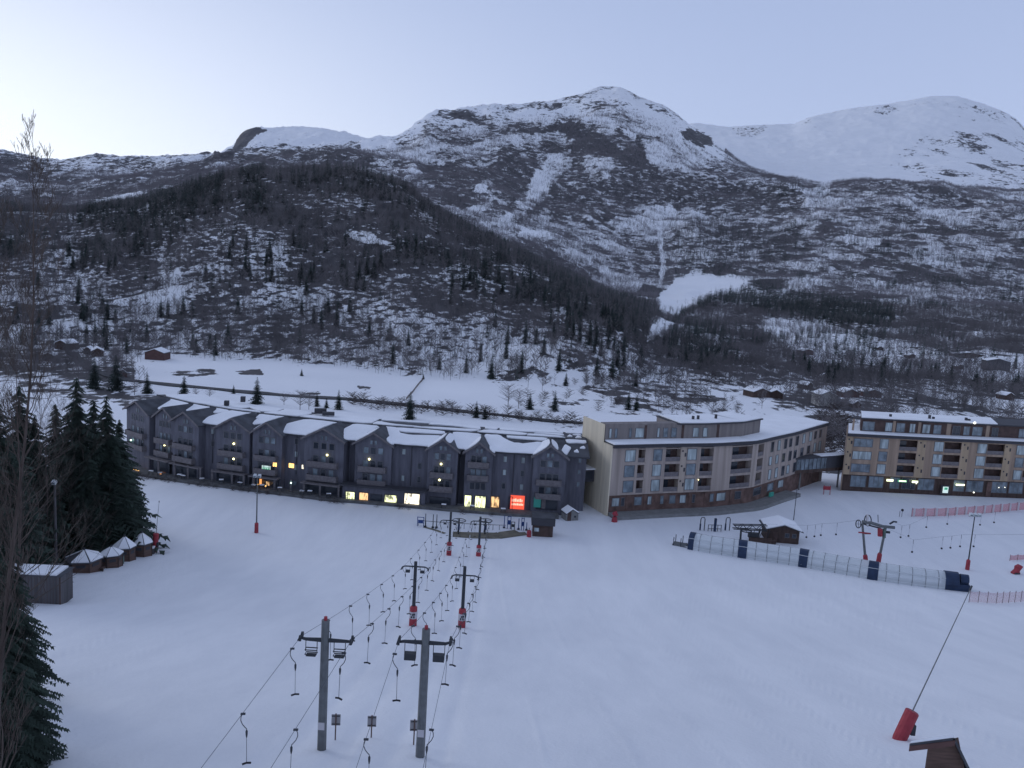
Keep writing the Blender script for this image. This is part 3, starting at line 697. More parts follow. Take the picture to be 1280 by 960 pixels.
# ------------------------------------------------------------------ mesh builder
class MB:
    def __init__(s): s.v = []; s.f = []
    def add(s, vs, fs):
        b = len(s.v); s.v += [Vector(v) for v in vs]; s.f += [tuple(i+b for i in f) for f in fs]
    def hexa(s, p):      # 8 points: bottom loop 0-3, top loop 4-7
        s.add(p, [(0, 3, 2, 1), (4, 5, 6, 7), (0, 1, 5, 4), (1, 2, 6, 5), (2, 3, 7, 6), (3, 0, 4, 7)])
    def box(s, c, size, rz=0):
        cx, cy, cz = c; a, b, h = size[0]/2, size[1]/2, size[2]/2; co, si = math.cos(rz), math.sin(rz)
        s.hexa([(cx+x*co-y*si, cy+x*si+y*co, cz+z) for z in (-h, h) for x, y in ((-a, -b), (a, -b), (a, b), (-a, b))])
    def tube(s, ps, r, n=8, cap=True):
        ps = [Vector(p) for p in ps]; rs = r if isinstance(r, (list, tuple)) else [r]*len(ps); b = len(s.v); fs = []; vs = []
        up = None
        for i, p in enumerate(ps):
            d = (ps[min(i+1, len(ps)-1)]-ps[max(i-1, 0)]).normalized()
            if up is None: up = d.orthogonal().normalized()
            a = (up-d*up.dot(d)).normalized(); up = a; t = d.cross(a)
            for k in range(n): an = 6.28318*k/n; vs.append(p+a*rs[i]*math.cos(an)+t*rs[i]*math.sin(an))
        for i in range(len(ps)-1):
            for k in range(n): k2 = (k+1) % n; fs.append((i*n+k, i*n+k2, (i+1)*n+k2, (i+1)*n+k))
        if cap: fs.append(tuple(reversed(range(n)))); fs.append(tuple(range((len(ps)-1)*n, len(ps)*n)))
        s.add(vs, fs)
    def prism(s, pts, off):   # planar polygon extruded by vector
        n = len(pts); off = Vector(off); a = [Vector(p) for p in pts]; b = [p+off for p in a]
        s.add(a+b, [tuple(reversed(range(n))), tuple(range(n, 2*n))]+[(i, (i+1) % n, n+(i+1) % n, n+i) for i in range(n)])
    def sphere(s, c, r, n=8, m=6, sz=(1, 1, 1)):
        vs = [Vector(c)+Vector((0, 0, -r*sz[2]))]; fs = []
        for i in range(1, m):
            ph = math.pi*i/m-math.pi/2
            for k in range(n): a = 6.28318*k/n; vs.append(Vector(c)+Vector((r*sz[0]*math.cos(ph)*math.cos(a), r*sz[1]*math.cos(ph)*math.sin(a), r*sz[2]*math.sin(ph))))
        vs.append(Vector(c)+Vector((0, 0, r*sz[2])))
        for k in range(n): fs.append((0, 1+(k+1) % n, 1+k)); fs.append((len(vs)-1, 1+(m-2)*n+k, 1+(m-2)*n+(k+1) % n))
        for i in range(m-2):
            for k in range(n): a0 = 1+i*n+k; a1 = 1+i*n+(k+1) % n; fs.append((a0, a1, a1+n, a0+n))
        s.add(vs, fs)
    def build(s, name, m, parent=None, origin=None, smooth=False, bevel=0):
        org = Vector(origin) if origin is not None else Vector((0, 0, 0))
        me = bpy.data.meshes.new(name); me.from_pydata([v-org for v in s.v], [], s.f); me.update()
        bm = bmesh.new(); bm.from_mesh(me); bmesh.ops.recalc_face_normals(bm, faces=bm.faces)
        if bevel: bmesh.ops.bevel(bm, geom=[e for e in bm.edges], offset=bevel, segments=1, affect='EDGES')
        bm.to_mesh(me); bm.free()
        if smooth: me.polygons.foreach_set('use_smooth', np.ones(len(me.polygons), bool))
        me.materials.append(m if not isinstance(m, str) else MATS[m]); o = bpy.data.objects.new(name, me); COL.objects.link(o)
        if parent is not None: o.parent = parent
        else: o.location = org
        return o

mat('charcoal_cladding', (.125, .125, .150), .8, var=.25, vscale=1.5, stretch=(1, 1, .15))
mat('charcoal_trim', (.055, .055, .064), .7)
mat('balcony_wood', (.165, .15, .155), .8, var=.2, vscale=2)
mat('bare_roof', (.075, .078, .088), .8, var=.35, vscale=.5)
mat('roof_snow', (.90, .91, .93), .8, spec=.2, var=.04, vscale=.3)
mat('window_frame', (.16, .16, .17), .6)
mat('dark_glass', (.035, .042, .055), .12, spec=.5)
mat('pale_glass', (.17, .21, .24), .2, spec=.5, var=.5, vscale=.6)
mat('curtain_glass', (.36, .42, .43), .35, spec=.5, var=.55, vscale=1.3, stretch=(1, 1, .2))
mat('grey_wood', (.37, .31, .275), .8, var=.22, vscale=1.1, stretch=(1, 1, .05))
mat('cream_wood', (.66, .58, .44), .8, var=.12, vscale=1.1, stretch=(1, 1, .05))
mat('penthouse_wood', (.22, .195, .185), .8, var=.2, vscale=1.1, stretch=(1, 1, .05))
mat('grey_panel', (.43, .36, .30), .8, var=.12, vscale=1, stretch=(1, 1, .05))
mat('orange_wood', (.33, .245, .185), .8, var=.28, vscale=1.0, stretch=(1, 1, .05))
mat('yellow_wood', (.41, .31, .21), .8, var=.15, vscale=1.0, stretch=(1, 1, .05))
mat('brown_base', (.15, .095, .08), .8, var=.4, vscale=.8)
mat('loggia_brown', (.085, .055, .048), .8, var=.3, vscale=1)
mat('dark_metal', (.05, .055, .065), .5, metal=.4)
mat('concrete', (.22, .22, .215), .9, var=.15, vscale=1)
mat('terrace', (.13, .13, .13), .9, var=.3, vscale=1)
mat('dark_wood', (.075, .05, .042), .8, var=.35, vscale=2, stretch=(1, 1, .2))
mat('warm_glow', (.8, .5, .2), .5, emit=(1.0, .55, .16), estr=2.2)
mat('lamp_glow', (.9, .9, .5), .5, emit=(1.0, .93, .42), estr=5)
mat('dim_lamp_glow', (.9, .9, .7), .5, emit=(1.0, .97, .8), estr=2.0)
mat('green_glow', (.6, .9, .8), .5, emit=(.62, 1.0, .80), estr=3)
mat('white_sign_glow', (.8, .9, .85), .5, emit=(.72, .92, .82), estr=.55)
mat('green_sign_ink', (.1, .4, .25), .5, emit=(.08, .42, .22), estr=.5)
mat('red_sign_glow', (.8, .1, .06), .5, emit=(1.0, .12, .06), estr=.8)
mat('pink_sign_glow', (.9, .5, .4), .5, emit=(1.0, .55, .38), estr=1.1)
mat('teal_sign', (.03, .16, .16), .5, emit=(.03, .22, .2), estr=.25)
mat('yellow_strip_glow', (.9, 1, .6), .5, emit=(.92, 1.0, .62), estr=2.0)
mat('orange_lit_wall', (.5, .22, .08), .6, emit=(1.0, .42, .12), estr=.9)
def shop_mat(name, tint, strength, seed):
    """lit shop interior seen through the pane: goods as brighter and darker shapes"""
    m, nt, b = node_mat(name); L = nt.links.new
    g = N(nt, 'ShaderNodeNewGeometry'); mp = N(nt, 'ShaderNodeMapping'); mp.inputs['Location'].default_value = (seed*3.1, 0, 0); mp.inputs['Scale'].default_value = (1, 1, .8); L(g.outputs['Position'], mp.inputs[0])
    n = N(nt, 'ShaderNodeTexNoise'); n.inputs['Scale'].default_value = .9; n.inputs['Detail'].default_value = 2; L(mp.outputs[0], n.inputs['Vector'])
    mp2 = N(nt, 'ShaderNodeMapping'); mp2.inputs['Scale'].default_value = (3.4, 3.4, .9); L(mp.outputs[0], mp2.inputs[0])
    v = N(nt, 'ShaderNodeTexNoise'); v.inputs['Scale'].default_value = 1.0; v.inputs['Detail'].default_value = 2; L(mp2.outputs[0], v.inputs['Vector'])
    mx = N(nt, 'ShaderNodeMix', data_type='RGBA'); mx.inputs[0].default_value = .5; L(n.outputs['Fac'], mx.inputs[6]); L(v.outputs['Fac'], mx.inputs[7])
    r = N(nt, 'ShaderNodeValToRGB'); L(mx.outputs[2], r.inputs[0]); e = r.color_ramp.elements
    e[0].position = .40; e[0].color = (*[c*.12 for c in tint], 1); e[1].position = .53; e[1].color = (*tint, 1)
    L(r.outputs[0], b.inputs['Emission Color']); b.inputs['Emission Strength'].default_value = strength
    b.inputs['Base Color'].default_value = (.05, .05, .05, 1); b.inputs['Roughness'].default_value = .2; MATS[name] = m
shop_mat('lit_shop_yellow', (.95, 1.0, .55), 1.7, 1); shop_mat('lit_shop_orange', (1.0, .60, .28), 1.3, 5)
shop_mat('lit_shop_pale', (1.0, .90, .70), 1.8, 9)

GZ = CAMZ-46.9
def wxy(px, D, py=560):
    w = W(px, py, D); return Vector((w.x, w.y, 0))
class Facade:
    """a bent facade: px->D table; t is photo px used only as a measure along the wall"""
    def __init__(s, table, py=600):
        s.px = [t[0] for t in table]; s.P = [wxy(t[0], t[1], py) for t in table]
        # dense arclength sampling
        s.py = py; s.ta = np.linspace(s.px[0], s.px[-1], 400); s.D = np.interp(s.ta, s.px, [t[1] for t in table])
        s.D = sm(s.D, 60); s.X = np.array([wxy(a, d, py).x for a, d in zip(s.ta, s.D)])
    def at(s, t):
        x = float(np.interp(t, s.ta, s.X)); y = float(np.interp(t, s.ta, s.D)); return Vector((x, y, 0))
    def frame(s, a, b):
        A, B = s.at(a), s.at(b); e = (B-A); w = e.length; e.normalize(); n = Vector((e.y, -e.x, 0)); return A, e, n, w
    def nrm(s, t):
        A, e, n, w = s.frame(t-2, t+2); return n
def fpt(fr, s_, d, z): A, e, n, w = fr; return A+e*s_+n*d+Vector((0, 0, z))
def fbox(mb, fr, s0, s1, d0, d1, z0, z1):
    mb.hexa([fpt(fr, s0, d1, z0), fpt(fr, s1, d1, z0), fpt(fr, s1, d0, z0), fpt(fr, s0, d0, z0), fpt(fr, s0, d1, z1), fpt(fr, s1, d1, z1), fpt(fr, s1, d0, z1), fpt(fr, s0, d0, z1)])
def window(fr, sc_, zc, w, h, root, org, glass='dark_glass', d=0.0, name='window', frm='window_frame', mull=1):
    f = MB(); t = .09
    for a, b, c, e in ((-w/2-t, -w/2, -h/2-t, h/2+t), (w/2, w/2+t, -h/2-t, h/2+t), (-w/2, w/2, h/2, h/2+t), (-w/2, w/2, -h/2-t, -h/2)): fbox(f, fr, sc_+a, sc_+b, d+.003, d+.10, zc+c, zc+e)
    for k in range(1, mull): x = -w/2+w*k/mull; fbox(f, fr, sc_+x-.03, sc_+x+.03, d+.012, d+.07, zc-h/2, zc+h/2)
    o = f.build(name, frm, root, org)
    p = MB(); fbox(p, fr, sc_-w/2+.002, sc_+w/2-.002, d+.004, d+.03, zc-h/2+.002, zc+h/2-.002); p.build('pane', glass, o)
    # child of a child: mesh stays in the same space
    o.children[0].data.transform(Matrix.Translation(-Vector(org))); return o
def part_of(parent, mb, name, m, org):
    return mb.build(name, m, parent, org)
def lamp(fr, s_, z, root, org, g='lamp_glow', r=.16, d=.18):
    b = MB(); b.sphere(fpt(fr, s_, d, z), r); b.build('wall_lamp', g, root, org, True)
def roof_patch(mb, F_, poly, zf, th=.22, jit=.5, seed=0):
    """snow slab: poly of (t, d) on a roof surface z=zf(d); corners rounded and edges made uneven"""
    r = random.Random(seed); pts = []
    n = len(poly)
    for i in range(n):
        a = poly[i]; b = poly[(i+1) % n]; c = poly[(i-1) % n]
        for f in (.12, .5, .88): pts.append((a[0]*(1-f)+b[0]*f, a[1]*(1-f)+b[1]*f))
    top = []; bot = []
    for t, d in pts:
        P = F_.at(t); nn = F_.nrm(t); dd = d+r.uniform(-jit, jit)*.25; q = P+nn*dd+Vector((0, 0, zf(dd)))
        bot.append(q+Vector((0, 0, .015))); top.append(q+Vector((0, 0, th)))
    c = sum((q for q in top), Vector())/len(top); m_ = len(top)
    inner = [q.lerp(c, .12)+Vector((0, 0, .07)) for q in top]
    mb.add(bot+top+inner, [(i, (i+1) % m_, m_+(i+1) % m_, m_+i) for i in range(m_)]+[(m_+i, m_+(i+1) % m_, 2*m_+(i+1) % m_, 2*m_+i) for i in range(m_)]+[tuple(range(2*m_, 3*m_))])

# ================================================================== the dark hotel
def dark_hotel():
    F_ = Facade([(160,182),(200,174),(256,168),(300,165.5),(350,163.5),(430,160.5),(560,158.5),(640,158),(740,158)])
    org = F_.at(470)+Vector((0, 0, GZ)); root = emp('hotel', org, 0, 'long charcoal-clad hotel with a row of pointed gables and lit shop windows', 'hotel')
    z0 = GZ-1.6; E = GZ+11.9; D1, D2 = -7.0, -17.0; RISE = 1.85
    zf1 = lambda d: E+RISE*(1.0-(d+7)/7.7) if d > -7 else E+RISE
    zf2 = lambda d: E+RISE+.35+.02*(d+7)*-1
    # segments left to right: (px0, px1, kind, projection)
    segs = [(160,165,'f',-1.5),(165,193,'b',1.2),(193,199,'f',-1.5),(199,223,'b',1.0),(224,256,'b',1.8),(256,275,'f',0),(275,316,'b',1.4),(316,320,'f',-1.5),(320,356,'b',1.6),(356,383,'f',0),(383,432,'b',1.4),(432,445,'f',-1.5),(445,490,'b',1.3),(490,535,'f',0),(535,572,'b',1.4),(572,581,'f',-2),(581,615,'b',1.4),(615,665,'f',0),(665,706,'b',1.4),(706,733,'f',-2.6)]
    wall = MB(); roof = MB(); snow = MB(); trim = MB(); gro = MB(); base = MB(); pillars = MB()
    gi = 0
    for k, (a, b, kd, pj) in enumerate(segs):
        fr = F_.frame(a, b); w = fr[3]; fbox(wall, fr, 0.003*(k % 2), w-.003*(k % 2), -16.5+.01*k, pj, z0, E+(-.05 if kd == 'f' else 0))
        if kd == 'b':
            G_ = E+min(2.25, w*.345); m_ = w/2
            # gable wall prism
            wall.prism([fpt(fr, .003, pj, E), fpt(fr, w-.003, pj, E), fpt(fr, m_, pj, G_)], -fr[2]*6.5)
            # two roof slopes
            oh = .55; sl = (G_-E)/m_; L0 = pj+.7; L1 = -6.2
            for sgn in (-1, 1):
                s_e = m_+sgn*(m_+oh); z_e = G_-sl*(m_+oh)
                q = [fpt(fr, m_, L0, G_+.02), fpt(fr, s_e, L0, z_e+.02), fpt(fr, s_e, L1, z_e+.02), fpt(fr, m_, L1, G_+.02)]
                roof.prism(q, (0, 0, .22))
                trim = MB(); fas = [fpt(fr, m_, L0+.004, G_-.16), fpt(fr, s_e, L0+.004, z_e-.16), fpt(fr, s_e, L0+.004, z_e+.26), fpt(fr, m_, L0+.004, G_+.26)]
                trim.prism(fas, fr[2]*.06); part_of(root, trim, 'gable_trim', 'balcony_wood', org)
                left = sgn < 0
                if (left and a > 270) or (a > 440):
                    lo, hi = (0.02, .98) if left else ((.05, .42) if gi % 2 else (.55, .97))
                    pts = []
                    NN = 14
                    for i in range(NN):
                        an = 6.283*i/NN; u = .5+.5*math.cos(an)*abs(math.cos(an))**-.35*.98 if abs(math.cos(an)) > .05 else .5
                        v = .5+.5*math.sin(an)*(abs(math.sin(an))**-.35 if abs(math.sin(an)) > .05 else 1)*.98
                        u = min(.985, max(.015, u)); v = min(.97, max(.03, v)); v = lo+(hi-lo)*v
                        dd = L0-.1+(L1+1-L0)*u if left else L0-.1+(L1*.8-L0)*u
                        s_ = m_+sgn*(m_+oh)*v; pts.append(fpt(fr, s_, dd, G_-sl*abs(s_-m_)+.245))
                    top = [p+Vector((0, 0, .2)) for p in pts]
                    snow.add(pts+top, [tuple(range(NN, 2*NN))]+[(i, (i+1) % NN, NN+(i+1) % NN, NN+i) for i in range(NN)])
            gi += 1
    root_o = org
    # continuous main roofs
    ts = list(np.linspace(160, 735, 60))
    def strip(mb, d0, z_0, d1, z_1, th):
        vs = []; fs = []
        for t in ts:
            P = F_.at(t); n_ = F_.nrm(t)
            for d, z in ((d0, z_0), (d1, z_1)):
                vs.append(P+n_*d+Vector((0, 0, z))); vs.append(P+n_*d+Vector((0, 0, z+th)))
        m_ = len(ts)
        for i in range(m_-1):
            a = i*4; b = a+4; fs += [(a, a+2, b+2, b), (a+1, b+1, b+3, a+3), (a, b, b+1, a+1), (a+2, a+3, b+3, b+2)]
        fs += [(0, 1, 3, 2), ((m_-1)*4, (m_-1)*4+2, (m_-1)*4+3, (m_-1)*4+1)]
        mb.add(vs, fs)
    strip(roof, .75, E+.02, D1, E+RISE, .14)
    strip(roof, D1-.01, E+RISE, D1-.25, E+RISE+.02, .42); strip(roof, D1-.26, E+RISE+.22, D2-.6, E+RISE-.45, .14)
    ft = MB(); strip(ft, .76, E-.12, .82, E-.12, .30); part_of(root, ft, 'fascia', 'charcoal_trim', org)
    zA = lambda d: E+.16+RISE*(.75-d)/7.75; zB = lambda d: E+RISE+.36-.67*(-7.26-d)/10.3
    # snow on the front slope between the gables (t range, d range)
    fp = [((170,-2.5),(196,-1.2),(206,-6.8),(176,-6.8)), ((200,-3.0),(224,-3.4),(234,-6.8),(208,-6.8)),((226,-4.2),(250,-4.4),(260,-6.8),(233,-6.8)),
          ((247,.62),(281,.62),(290,-2.6),(300,-6.8),(258,-6.8),(250,-3)), ((303,-4.4),(312,-4.6),(324,-6.8),(301,-6.8)), ((307,-1.2),(324,-3.0),(336,-6.8),(322,-6.8),(306,-4.4)),
          ((347,.62),(388,.65),(398,-2.5),(408,-6.6),(362,-6.8),(346,-3.4)), ((422,-1.4),(440,.1),(452,-3.0),(462,-6.8),(424,-6.8),(418,-4)),
          ((423,.65),(448,.6),(455,-2.0),(444,-6.0),(426,-5)), ((482,.65),(500,.72),(540,.7),(546,-2.0),(545,-4.6),(505,-3.6),(490,-4.2),(484,-6.8),(468,-6.8),(474,-3)),
          ((480,-5.4),(500,-4.9),(548,-5.6),(545,-6.8),(478,-6.8)), ((563,.65),(586,.65),(592,-3.0),(596,-6.8),(558,-6.8),(556,-4.4)),
          ((607,.65),(640,.72),(670,.7),(678,-2.6),(676,-4.8),(655,-3.4),(638,-3.6),(626,-5.2),(618,-6.8),(600,-6.8),(600,-3)),((630,-5.8),(682,-5.6),(686,-6.8),(628,-6.8)),
          ((698,-.5),(706,.3),(713,-3),(705,-4.4)),((708,-5.2),(733,-5.6),(733,-6.8),(706,-6.8)),((715,-1.2),(722,-1.0),(720,-2.4)),((723,-3.0),(731,-3.1),(729,-4.1))]
    for i, p in enumerate(fp): roof_patch(snow, F_, p, zA, .2, .4, i)
    bp_ = [((163,-7.6),(216,-7.6),(240,-8.6),(262,-10.4),(264,-14),(225,-17.2),(196,-17.3),(164,-17.2)), ((222,-7.5),(300,-7.5),(290,-9.2),(262,-8.6),(240,-8.3)),((228,-17.2),(266,-12.6),(292,-9.4),(312,-10.5),(298,-17.3)),
           ((301,-7.6),(346,-7.6),(352,-11),(346,-15.4),(330,-17.2),(302,-17.3),(312,-11.5)), ((350,-7.6),(448,-7.6),(445,-17.2),(372,-17.3),(358,-15.5),(354,-11)),
           ((450,-12.5),(474,-9.4),(520,-8.7),(470,-7.5),(450,-7.5)),((450,-15.0),(514,-15.9),(513,-17.3),(450,-17.3)),((500,-7.6),(580,-7.6),(592,-11.0),(560,-10.6),(530,-10.0)),
           ((515,-14.2),(556,-14.6),(576,-12.8),(592,-12.0),(588,-17.3),(516,-17.3)),((588,-7.6),(652,-7.6),(658,-10.4),(628,-12.0),(598,-12.0)),((596,-14.2),(612,-13.4),(614,-17.2),(596,-17.3)),
           ((616,-13.8),(650,-13.0),(680,-14.2),(706,-14.4),(706,-17.3),(616,-17.3)),((658,-10.0),(700,-9.2),(707,-7.6),(656,-7.6)),((664,-11.6),(706,-10.8),(706,-12.8),(680,-13.2)),((711,-15.6),(733,-15.6),(733,-17.3),(710,-17.3)),
           ((709,-9.2),(717,-9.8),(714,-12.4)),((719,-7.8),(729,-8.8),(724,-11.8)),((717,-12.8),(731,-12.4),(727,-14.4))]
    for i, p in enumerate(bp_): roof_patch(snow, F_, p, zB, .2, .5, 50+i)
    part_of(root, wall, 'wall', 'charcoal_cladding', org); part_of(root, roof, 'roof', 'bare_roof', org)
    part_of(root, snow, 'roof_snow', 'roof_snow', org); 
    ch = MB()
    for t, d, h in ((365,-12.5,1.1), (378,-11.5,.7), (236,-15.5,1.2), (240,-9.6,1.0)):
        ch = MB(); P = F_.at(t)+F_.nrm(t)*d; ch.box((P.x, P.y, E+RISE+.6+h/2), (2.6 if t > 300 else 1.0, 1.2, h), .2); part_of(root, ch, 'roof_hatch', 'charcoal_trim', org)
    # windows, balconies
    rr = random.Random(4); fl = [GZ+4.7, GZ+7.5, GZ+10.2]; nw = 0
    lit = {}
    for k, (a, b, kd, pj) in enumerate(segs):
        fr = F_.frame(a, b); w = fr[3]; dl = pj
        if kd == 'b':
            for q, z in enumerate(fl):
                if q == 0 and (a in (581,)): pass
                n = 2 if w < 5 else 3; ww = .85 if w < 6.5 else 1.0
                mbb = MB()
                for i in range(n):
                    s_ = w*(.30+.40*i/(n-1)) if n > 1 else w/2
                    window(fr, s_, z+.25, ww, 1.25 if q else 1.35, root, org, 'pale_glass' if rr.random() < .3 else 'dark_glass', pj)
                if q < 2 and a != 581 or (a == 581 and q > 0):
                    bb = MB(); zz = z-1.55+.35
                    fbox(bb, fr, w*.12, w*.88, pj+1.0, pj+1.08, zz+.05, zz+1.05); fbox(bb, fr, w*.12, w*.12+.08, pj+.002, pj+1.0, zz+.05, zz+1.05); fbox(bb, fr, w*.88-.08, w*.88, pj+.002, pj+1.0, zz+.05, zz+1.05)
                    fbox(bb, fr, w*.11, w*.89, pj+.002, pj+1.12, zz-.12, zz+.04); part_of(root, bb, 'balcony', 'balcony_wood', org)
            for sx in (-.45, .45): window(fr, w/2+sx, E+.25, .45, .8, root, org, 'pale_glass', pj)
        elif w > 3.2 and a < 700:
            cols = [w*.3, w*.75] if w > 5 else [w*.5]
            for q, z in enumerate(fl[:] if a > 300 else fl[1:]):
                for s_ in cols:
                    if rr.random() < .8: window(fr, s_, z+.3, .6, 1.1, root, org, 'curtain_glass' if rr.random() < .5 else 'dark_glass', pj)
            dp = MB(); dp.tube([fpt(fr, w*.52, pj+.12, GZ+3.6), fpt(fr, w*.52, pj+.12, E-.1)], .07, 6); part_of(root, dp, 'drainpipe', 'charcoal_trim', org)
    def fr_at(t, dpx=6): return F_.frame(t-dpx, t+dpx)
    # horizontal pale marks on the recessed end
    for zz in (GZ+8.2, GZ+10.6, GZ+5.6):
        fr = F_.frame(706, 733); window(fr, 3.0, zz, .5, .9, root, org, 'pale_glass', -2.6)
    # wall lamps (t, photo row)
    for t, y, g in ((297,555,'lamp_glow'),(297,574,'lamp_glow'),(240,546,'green_glow'),(213,557,'lamp_glow'),(172,551,'green_glow'),(412,569,'lamp_glow'),(463,574,'lamp_glow'),(552,580,'lamp_glow'),(551,600,'lamp_glow'),(684,605,'lamp_glow')):
        P = F_.at(t); z = W(t, y, P.y-1.5).z; lamp(fr_at(t), fr_at(t)[3]/2, z, root, org, g, .2, 1.55)
    def panel(t, y, wpx, hpx, g, d, name, thick=.06, lab=None):
        P = F_.at(t); z = W(t, y, P.y-d).z; s1 = P.y/F_PX; fr = fr_at(t); c = fr[3]/2; mb = MB()
        fbox(mb, fr, c-wpx*s1/2, c+wpx*s1/2, d, d+thick, z-hpx*s1/2, z+hpx*s1/2); o = part_of(root, mb, name, g, org)
        if lab: o['label'] = lab
        return fr, c, z, s1, o
    panel(348,581,5,5,'warm_glow',1.61,'lit_window'); panel(364,582,7,5.5,'warm_glow',.02,'lit_window'); panel(378.5,583.5,3.2,5,'lit_shop_pale',.02,'lit_window')
    fr, c, z, s1, o = panel(337.5,587,12,9.5,'white_sign_glow',1.62,'lit_sign',lab='lit white hotel sign with green lettering')
    ink = MB()
    for i, (x0, x1, zz, hh) in enumerate(((-.75,.8,.42,.1),(-.55,-.25,.12,.26),(-.15,.25,.12,.26),(.35,.78,.12,.26),(-.8,.3,-.22,.1),(.0,.8,-.42,.12),(-.8,-.62,.1,.5))): fbox(ink, fr, c+x0, c+x1, 1.69, 1.71, z+zz-hh/2, z+zz+hh/2)
    l = ink.build('sign_marks', 'green_sign_ink', o, org)
    # ---- shop floor: projecting row 437-535 and the windows right of it
    sf = MB(); fr = F_.frame(434, 536); w = fr[3]; fbox(sf, fr, 0, w, 1.5, 3.0, z0, GZ+3.3); part_of(root, sf, 'shop_front', 'charcoal_cladding', org)
    ca = MB(); fbox(ca, fr, -.4, w+.3, 1.2, 3.7, GZ+3.31, GZ+3.6); part_of(root, ca, 'shop_canopy', 'charcoal_trim', org)
    for t, y, wp, hp, g, d in ((444,622,11,14,'lit_shop_yellow',3.01),(460.5,624,11,16,'lit_shop_orange',3.01),(476,626,14,15,'dark_glass',3.01),(494,627,15.5,16,'lit_shop_yellow',3.01),(520,625.5,19,17,'lit_shop_pale',3.01)):
        fr, c, z, s1, o = panel(t, y, wp, hp, g, d, 'shop_window'); fm = MB(); a_, b_ = wp*s1/2, hp*s1/2
        for x0, x1, y0, y1 in ((-a_-.12, -a_, -b_-.12, b_+.12), (a_, a_+.12, -b_-.12, b_+.12), (-a_, a_, b_, b_+.12), (-a_, a_, -b_-.12, -b_)): fbox(fm, fr, c+x0, c+x1, d+.003, d+.12, z+y0, z+y1)
        fm.build('window_frame', 'charcoal_trim', o, org)
    for t, y, wp, hp, g, d in ((553,629,26,14,'dark_glass',1.42),(587,627,8,16,'lit_shop_yellow',1.42),(602.5,628,13,16,'lit_shop_yellow',1.42),(620.5,627.5,10,14,'lit_shop_orange',.03),(640,629,4,16,'dark_glass',.03),(685,629,26,16,'dark_glass',1.42)):
        fr, c, z, s1, o = panel(t, y, wp, hp, g, d, 'shop_window'); fm = MB(); a_, b_ = wp*s1/2, hp*s1/2
        for x0, x1, y0, y1 in ((-a_-.12, -a_, -b_-.12, b_+.12), (a_, a_+.12, -b_-.12, b_+.12), (-a_, a_, b_, b_+.12), (-a_, a_, -b_-.12, -b_)): fbox(fm, fr, c+x0, c+x1, d+.003, d+.12, z+y0, z+y1)
        fm.build('window_frame', 'charcoal_trim', o, org)
    fr, c, z, s1, o = panel(648.5,628,18,18,'red_sign_glow',.04,'lit_shop_sign',lab='red glowing shop sign with two rows of pale letters')
    ink = MB(); x = -1.15
    for i, ww in enumerate((.28,.22,.30,.24,.20,.28,.22,.26)):
        if x+ww > 1.2: break
        fbox(ink, fr, c+x, c+x+ww, .11, .14, z+.12, z+.62+.08*(i % 3)); x += ww+.07
    x = -1.15
    for i, ww in enumerate((.34,.24,.24,.38,.26,.3,.22)):
        if x+ww > 1.25: break
        fbox(ink, fr, c+x, c+x+ww, .11, .14, z-.62, z-.25+.05*(i % 2)); x += ww+.06
    ink.build('sign_letters', 'pink_sign_glow', o, org)
    panel(673,628,9,13,'teal_sign',1.49,'shop_sign'); panel(681,629,5,14,'balcony_wood',1.49,'shop_poster')
    # ---- left ground floor: pillars, dark arcade, orange-lit corner
    for t in (212,232,248,262,276,300,314,326,352,372,388,408,430):
        pillars = MB(); P = F_.at(t)+F_.nrm(t)*2.9; pillars.box((P.x, P.y, GZ+1.1), (.38, .38, 4.0), .2); part_of(root, pillars, 'arcade_pillar', 'balcony_wood', org)
    ar = MB()
    for a, b in ((200,222),(225,255),(276,300),(302,315),(321,355),(384,431)):
        fr = F_.frame(a, b); pj = 1.9; ar = MB(); fbox(ar, fr, .3, fr[3]-.3, pj-.2, pj+.02, GZ-.9, GZ+2.6); part_of(root, ar, 'arcade_glass', 'dark_glass', org)
    cn = MB()
    for a, b in ((196,224),(226,262),(276,316),(320,356),(384,433)):
        fr = F_.frame(a, b); cn = MB(); fbox(cn, fr, 0, fr[3], 1.85, 3.3, GZ+2.72, GZ+2.95); part_of(root, cn, 'arcade_canopy', 'balcony_wood', org)
    panel(211,598,7,12,'orange_lit_wall',2.4,'lit_doorway'); panel(224,600,5,8,'orange_lit_wall',2.4,'lit_doorway'); panel(333,603,3,8,'orange_lit_wall',2.3,'lit_doorway'); panel(342,605,5,5,'lit_shop_orange',2.3,'lit_window'); panel(368,604,8,5,'pale_glass',.3,'arcade_window'); panel(188,590,16,2.2,'warm_glow',3.4,'lit_strip')
    for t, y in ((216,602),(373,604),(332,606),(342,608)): 
        P = F_.at(t); z = W(t, y, P.y-3).z; lamp(fr_at(t), fr_at(t)[3]/2, z, root, org, 'warm_glow' if t != 373 else 'green_glow', .16, 3.2)
    # ---- terrace along the foot of the building
    tr = MB(); rail = MB(); tt = list(np.linspace(176, 700, 50)); vs = []; 
